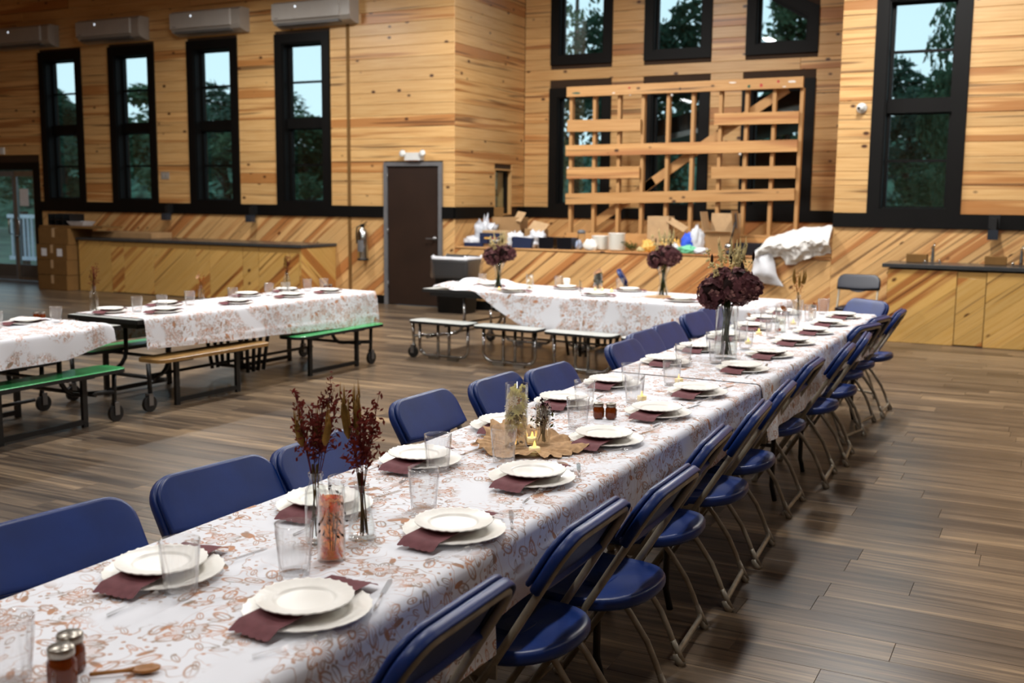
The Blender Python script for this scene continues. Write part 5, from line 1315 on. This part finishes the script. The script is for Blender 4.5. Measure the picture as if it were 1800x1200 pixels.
# ------------------------------------------------------------------ stud frame standing behind the half wall
def stud_frame():
    t = thing('stud_frame', 'unfinished timber stud frame standing behind the half wall in the alcove', 'frame', (0, 14.22, .88))
    for i, x in enumerate((-6.33, -5.97, -5.60, -5.25, -4.89, -4.54, -4.16, -3.81, -3.45, -3.10)):
        lean = .012*(i-4)/4
        m = MB(); m.bar((0, 0, 0), (lean, 0, 2.16), .045, .09, (0, 1, 0)); obj('stud', m, LUMBER, t, (x, .05, 0))
    def plank(nm, x0, x1, z0, z1, h, y=-.02, th=.04):
        m = MB(); L_ = math.hypot(x1-x0, z1-z0); board(m, [(0, 0), (L_, 0), (L_, h), (0, h)], lambda a, b, d: (a, -d, b), th, 0, .003)
        o = obj(nm, m, LUMBER, t, (x0, y, z0-.88)); o.rotation_euler = (0, -math.atan2(z1-z0, x1-x0), 0); return o
    tb = plank('top_beam', -6.38, -3.06, 3.025, 3.035, .14, -.02, .05)
    for k, (u, v, c, w_, h_) in enumerate(((.15, .05, '#24584a', .14, .03), (.95, .09, '#b03028', .045, .03), (.72, .03, '#e6ddd0', .05, .02), (1.68, .05, '#2a2018', .03, .05), (2.4, .10, '#eee6dc', .12, .02), (2.62, .04, '#275a44', .04, .05), (2.78, .05, '#b83a34', .05, .05), (3.0, .09, '#b83a34', .05, .04), (3.18, .08, '#e8e0d6', .13, .04), (3.08, .02, '#e2dacd', .06, .02))):
        m = MB(); r = random.Random(k); P = [(u+w_/2*math.cos(a)*r.uniform(.6, 1.1), v+h_/2*math.sin(a)*r.uniform(.6, 1.1)) for a in [j*PI/5 for j in range(10)]]; m.prism(P, .050, .0515, lambda a, b, d: (a, -d, b)); obj('paint_daub', m, simple('paint_%d' % k, c, .6), tb)
    plank('cross_board', -6.37, -5.26, 2.54, 2.53, .165); plank('cross_board', -4.22, -3.10, 2.585, 2.585, .155)
    plank('cross_board', -6.385, -3.10, 2.195, 2.225, .155); plank('cross_board', -6.365, -5.26, 1.875, 1.885, .16); plank('cross_board', -4.235, -3.11, 1.875, 1.885, .16)
    plank('cross_board', -6.375, -3.11, 1.51, 1.60, .155); plank('cross_board', -6.38, -4.98, .94, .95, .17); plank('cross_board', -3.84, -3.12, 1.04, 1.04, .10)
    for (a, b) in (((-6.2, 1.1), (-5.1, 1.85)), ((-5.25, 1.75), (-4.16, 2.5)), ((-4.2, 2.48), (-3.3, 3.05))):
        m = MB(); m.bar((a[0], .12, a[1]-.88), (b[0], .12, b[1]-.88), .12, .04, (0, 1, 0)); obj('brace', m, LUMBER, t)
    m = MB(); m.box(-6.36, -3.07, .005, .095, 0.0, .04); obj('sole_plate', m, LUMBER, t)
    for x, z in ((-5.42, 3.03), (-6.35, 2.03), (-3.85, 2.2), (-4.82, 3.0)):
        at_('screw_eye', 'eye', lambda mb: mb.ball((0, 0, 0), .018, 8, 6), WHITE, t, (x, -.05, z-.88))
stud_frame()

# ------------------------------------------------------------------ clutter on the half-wall ledge
LZ = .901
def blob(name, label, cat, loc, sx, sy, sz, mat, seed, rough=.25, n=28, flat=True, rot=0):
    """a crumpled soft thing: a squashed ball with creases, flat underneath"""
    m = MB(); R = []
    for j in range(n//2+1):
        th = PI*j/(n//2); ring = []
        for k in range(n):
            a = 2*PI*k/n; d = Vector((math.sin(th)*math.cos(a), math.sin(th)*math.sin(a), -math.cos(th)))
            q = 1+rough*(noise.noise(d*2.1+Vector((seed, 0, 0)))*1.5+noise.noise(d*5+Vector((0, seed, 0)))*1.2+noise.noise(d*11+Vector((0, seed, 3)))*.8)
            p = Vector((d.x*sx*q, d.y*sy*q, sz*(1+d.z*q) if not flat else max(0, sz*(.75+1.0*d.z*q))))
            ring.append(p if j not in (0, n//2) else p*1.0)
        R.append(ring)
    m.rings(R, cap0=True, cap1=True, smooth=True); o = obj(name, m, mat, None, loc, rot); tag(o, label, cat); return o
FOIL = simple('crumpled_film', '#c8ccd4', .25, spec=.8); NAVY = simple('navy_print', '#1d2848', .5); BLUEB = simple('blue_wrap', '#2a5be0', .5); GREENB = simple('green_wrap', '#7ad3a4', .5); YELB = simple('yellow_wrap', '#e8b458', .5); LEAFG = leafy('green_sprig', '#4c5a2c')
blob('white_package', 'white wrapped package at the left end of the ledge', 'package', (-7.56, 13.56, LZ), .14, .10, .085, BAG, 1, .15)
m = MB(); m.box(-.15, .15, -.07, .07, 0, .055); m.box(-.13, .13, -.072, -.07, .01, .045); o = obj('navy_carton', m, NAVY, None, (-7.47, 13.47, LZ)); tag(o, 'flat navy carton under the crumpled film', 'box')
blob('crumpled_film', 'heap of crumpled clear film beside the cardboard boxes', 'plastic film', (-7.42, 13.66, LZ+.0), .15, .11, .19, FOIL, 2, .55, 24)
carton('cardboard_box', 'open cardboard box at the back of the ledge clutter', (-7.16, 13.95, LZ), .44, .30, .42, .1, CARD, tape=False, flaps=True)
carton('cardboard_box', 'small brown box perched on the open box by the deep window', (-7.36, 13.97, LZ+.421), .14, .14, .14, .5, CARD_D, tape=False)
carton('printed_box', 'printed tan box with a navy band in front of the open box', (-7.14, 13.52, LZ), .40, .18, .235, -.05, CARD_L, tape=False)
m = MB(); m.box(-.19, .17, -.006, 0, 0, .15); o = obj('printed_card', m, NAVY, None, (-7.18, 13.415, LZ+.05)); tag(o, 'navy printed card leaning on the tan box', 'card')
for k, (c, x, w_) in enumerate(((YELB, -.06, .11), (simple('red_print', '#a83a34', .6), .05, .07), (WHITE, .06, .16))):
    m = MB(); m.box(x-w_/2, x+w_/2, -.0075, -.006, .035+.03*(k < 2), .06+.03*(k < 2)); obj('print', m, c, o)
def flap(label, loc, sx, sy, rot):
    m = MB(); R = lambda z, i: [(-sx/2+i, -sy/2+i, z), (sx/2-i, -sy/2+i, z), (sx/2-i, sy/2-i, z), (-sx/2+i, sy/2-i, z)]
    m.rings([R(0, .002), R(.003, 0), R(.006, .002)]); o = obj('cardboard_sheet', m, CARD_L, None, loc); o.rotation_euler = rot; tag(o, label, 'cardboard')
flap('loose tan cardboard sheet tilted on top of the ledge clutter', (-6.95, 13.84, LZ+.43), .20, .16, (1.0, .1, -.5))
flap('pale cardboard sheet resting on the white bag', (-6.64, 13.80, LZ+.28), .32, .20, (.85, .15, -.35))
blob('white_bag', 'white plastic bag left of the stacked black trays', 'bag', (-6.86, 13.52, LZ), .17, .10, .11, BAG, 4, .4)
blob('white_bag', 'white and clear bag beside the navy tub', 'bag', (-6.55, 13.56, LZ), .16, .11, .12, BAG, 6, .4)
carton('cardboard_box', 'tilted cardboard box behind the white bags', (-6.72, 13.92, LZ), .34, .24, .26, .5, CARD, tape=False, flaps=True)
m = MB(); m.prism([(-.15, 0), (.15, 0), (.17, .14), (-.13, .16)], -.04, .04, lambda a, b, d: (a, d, b)); o = obj('navy_tub', m, NAVY, None, (-6.70, 13.43, LZ)); tag(o, 'dark blue printed pack in front of the white bags', 'box')
def trays(x, n, label):
    for i in range(n):
        o = part('black_tray', 'btray', lambda mb: mb.rings([[(sx*w*.5, sy*.12, z) for sx, sy in ((-1, -1), (1, -1), (1, 1), (-1, 1))] for w, z in ((.19, 0), (.23, .045), (.235, .05), (.222, .05), (.185, .006))]), DARKTRAY, None, (x, 13.56, LZ+i*.036)); tag(o, 'black plastic tray, %s %s' % (ORD[i]+' from the bottom of the', label), 'tray', 'black trays on the ledge')
trays(-6.34, 4, 'left tray stack'); trays(-6.06, 4, 'right tray stack')
blob('blue_white_pack', 'small pale blue pack right of the black trays', 'package', (-5.93, 13.62, LZ), .07, .06, .07, simple('pale_blue_wrap', '#b9c6e4', .5), 8, .2)
def jarr():
    t = thing('glass_jar', 'tall clear jar with a lid on the ledge beside the plate stack', 'jar', (-5.83, 13.50, LZ))
    at_('jar', 'gjr', cyl_shell(.052, .22, .003), GLASSW, t); at_('lid', 'gjl', lambda mb: mb.lathe([(0, .22), (.056, .22), (.056, .26), (.02, .275), (0, .275)], 20), GREY, t)
jarr()
def plates_stack(x, y, n, r, label, grp):
    for i in range(n):
        o = part('stacked_plate', 'stk%.2f' % r, lambda mb: mb.lathe([(0, 0), (r*.6, 0), (r, .022), (r, .027), (r*.95, .026), (r*.58, .007), (0, .006)], 28), PLATE, None, (x, y, LZ+i*.021)); tag(o, 'white plate, %s from the bottom of %s' % (ORD[i], label), 'plate', grp)
plates_stack(-5.60, 13.62, 9, .12, 'the left stack on the ledge', 'plates stacked on the ledge'); plates_stack(-5.33, 13.55, 11, .125, 'the right stack on the ledge', 'plates stacked on the ledge')
o = blob('white_bag', 'white napkin pack in front of the plate stacks', 'package', (-5.66, 13.42, LZ), .10, .06, .085, PLATE, 11, .12)
m = MB(); m_sprigs(81, 10, .0, .10, .16, .012, 20)(m); o = obj('green_sprigs', m, LEAFG, None, (-5.08, 13.5, LZ+.022)); tag(o, 'green sprigs lying on the ledge right of the plates', 'plant')
blob('bread_roll', 'pale round bread roll on the ledge behind the hydrangeas', 'bread', (-4.95, 13.46, LZ), .06, .055, .04, BEAD, 12, .1)
carton('cardboard_box', 'tall open cardboard box behind the yellow packages', (-4.84, 13.92, LZ), .30, .26, .47, .05, CARD_L, tape=False, flaps=True)
flap('cardboard flap sticking out right of the tall open box', (-4.58, 13.84, LZ+.36), .28, .14, (.5, .5, 0))
blob('yellow_package', 'yellow package on the ledge behind the right hydrangeas', 'package', (-4.86, 13.52, LZ), .10, .09, .09, YELB, 13, .3); blob('yellow_package', 'orange-yellow package left of the blue wrap', 'package', (-4.60, 13.62, LZ), .15, .09, .10, YELB, 14, .3)
blob('white_package', 'crumpled white package below the yellow ones', 'package', (-4.50, 13.46, LZ), .09, .06, .07, BAG, 15, .3)
blob('blue_package', 'bright blue wrap leaning on the clear jug bag', 'package', (-4.38, 13.66, LZ), .085, .07, .14, BLUEB, 16, .25)
blob('clear_bag', 'upright greyish clear bag in the middle of the ledge', 'bag', (-4.27, 13.70, LZ), .10, .08, .19, BAG, 17, .25)
blob('green_package', 'mint green wrap on the ledge', 'package', (-4.30, 13.45, LZ), .12, .07, .06, GREENB, 18, .3); blob('white_package', 'small white wrap right of the mint green one', 'package', (-4.12, 13.44, LZ), .09, .06, .05, BAG, 19, .3)
def big_box():
    t = thing('cardboard_box', 'large open cardboard box with its flaps up before the stud frame', 'box', (-3.98, 13.88, LZ))
    m = MB(); R = lambda i, z: [(-.20+i, -.16+i, z), (.20-i, -.16+i, z), (.20-i, .16-i, z), (-.20+i, .16-i, z)]
    m.rings([R(0, 0), R(0, .26), R(.006, .26), R(.006, .01)]); obj('box_body', m, CARD, t)
    for nm, o, ax, ay in (('flap', (-.2, -.16, .26), (-.05, 0, .28), (0, .32, 0)), ('flap', (.2, -.16, .26), (-.04, .02, .30), (0, .32, .0)), ('flap', (-.2, -.158, .26), (.05, -.05, .03), (.35, 0, 0)), ('flap', (-.2, .16, .26), (0, .03, .26), (.4, 0, 0))):
        m = MB(); m.obox(o, ax, ay, Vector(ax).cross(Vector(ay)).normalized()*.005); obj(nm, m, CARD_L if o[0] < 0 else CARD, t)
    m = MB(); m.obox((.206, -.05, .33), (-.025, .01, .20), (0, .06, 0), (.002, 0, 0)); obj('printed_mark', m, GREY, t)
big_box()
def ladle():
    t = thing('ladle', 'dark ladle with a round steel bowl standing in the black bin', 'ladle', (-3.76, 13.5, LZ))
    at_('handle', 'ldh', lambda mb: mb.tube([(0, 0, .14), (.03, .02, .28), (.05, .03, .42)], [.012, .010, .012], 8), BLACKM, t); at_('bowl', 'ldb', lambda mb: mb.ball((-.01, -.01, .10), .055, 14, 9), CHROME, t); at_('stand', 'lds', lambda mb: mb.lathe([(0, 0), (.05, 0), (.05, .05), (0, .05)], 14), DARKTRAY, t)
ladle()
m = MB(); m.rings([[(-.16, -.12, 0), (.16, -.12, 0), (.16, .12, 0), (-.16, .12, 0)], [(-.18, -.14, .15), (.18, -.14, .15), (.18, .14, .15), (-.18, .14, .15)], [(-.17, -.13, .15), (.17, -.13, .15), (.17, .13, .15), (-.17, .13, .15)], [(-.15, -.11, .01), (.15, -.11, .01), (.15, .11, .01), (-.15, .11, .01)]]); o = obj('black_bin', m, DARKTRAY, None, (-3.50, 13.56, LZ)); tag(o, 'black bin on the ledge left of the white tarp', 'bin')
def towel():
    m = MB(); m.grid(6, 14, lambda u, v: (-.045+.09*u+.01*math.sin(v*5), W-.035+.01*math.sin(u*3+v*4), LZ+.01-.36*v)); m.grid(6, 14, lambda u, v: (-.045+.09*u+.01*math.sin(v*5), W-.022+.01*math.sin(u*3+v*4), LZ+.01-.36*v)); m.box(-.045, .045, W-.03, W+.06, LZ, LZ+.012)
    o = obj('dark_towel', m, BLACKM, None, (-3.62, 0, 0)); tag(o, 'dark cloth strip hanging over the half wall', 'towel')
towel()
def tarp():
    top = [(-3.36, 1.0), (-3.28, 1.12), (-3.12, 1.185), (-2.96, 1.235), (-2.80, 1.27), (-2.64, 1.285), (-2.47, 1.315)]
    bot = [(-3.36, .86), (-3.22, .90), (-3.08, .90), (-2.98, .82), (-2.88, .80), (-2.78, .89), (-2.62, .93), (-2.46, .94)]
    def ip(P, x):
        for a, b in zip(P, P[1:]):
            if a[0] <= x <= b[0]: t = (x-a[0])/(b[0]-a[0]); return a[1]+(b[1]-a[1])*t
        return P[-1][1] if x > P[-1][0] else P[0][1]
    def f(u, v):
        x = -3.36+.895*u; zt, zb = ip(top, x), ip(bot, x)
        z = zt+(zb-zt)*v; back = (1-v)
        y = W-.05-.10*math.sin(PI*min(1, v*1.1))**.8+.30*max(0, back-.55)
        d = noise.noise(Vector((x*7, z*7, 3)))*.07+noise.noise(Vector((x*15, z*15, 9)))*.05+noise.noise(Vector((x*31, z*31, 5)))*.02+.012*math.sin(x*38+z*22)
        yy, zz = y+d*.9, z+d*.35
        if zz < 1.0: yy = min(yy, W-.03)
        return x+.02*d, yy, zz
    m = MB(); m.grid(70, 34, f)
    o = obj('white_tarp', m, FABW); sd = o.modifiers.new('thick', 'SOLIDIFY'); sd.thickness = .012; sd.offset = 1; tag(o, 'crumpled white tarp heaped over the right end of the half wall', 'tarp')
    def g(u, v):
        w = .10+.15*v+.015*math.sin(v*7); x = -3.27+(u-.5)*2*w*.86+.06*v-.02; z = .985-.42*v-.06*u*v+.03*v*v
        d = noise.noise(Vector((x*8, z*8, 1)))*.035
        return x, min(W-.03, W-.05-.10*math.sin(PI*v)*(1-(2*u-1)**2)-.03*v+d), z
    m = MB(); m.grid(26, 26, g); o = obj('white_bag', m, BAG); sd = o.modifiers.new('thick', 'SOLIDIFY'); sd.thickness = .01; sd.offset = 1; tag(o, 'white plastic sack hanging in front of the half wall below the tarp', 'bag')
tarp()
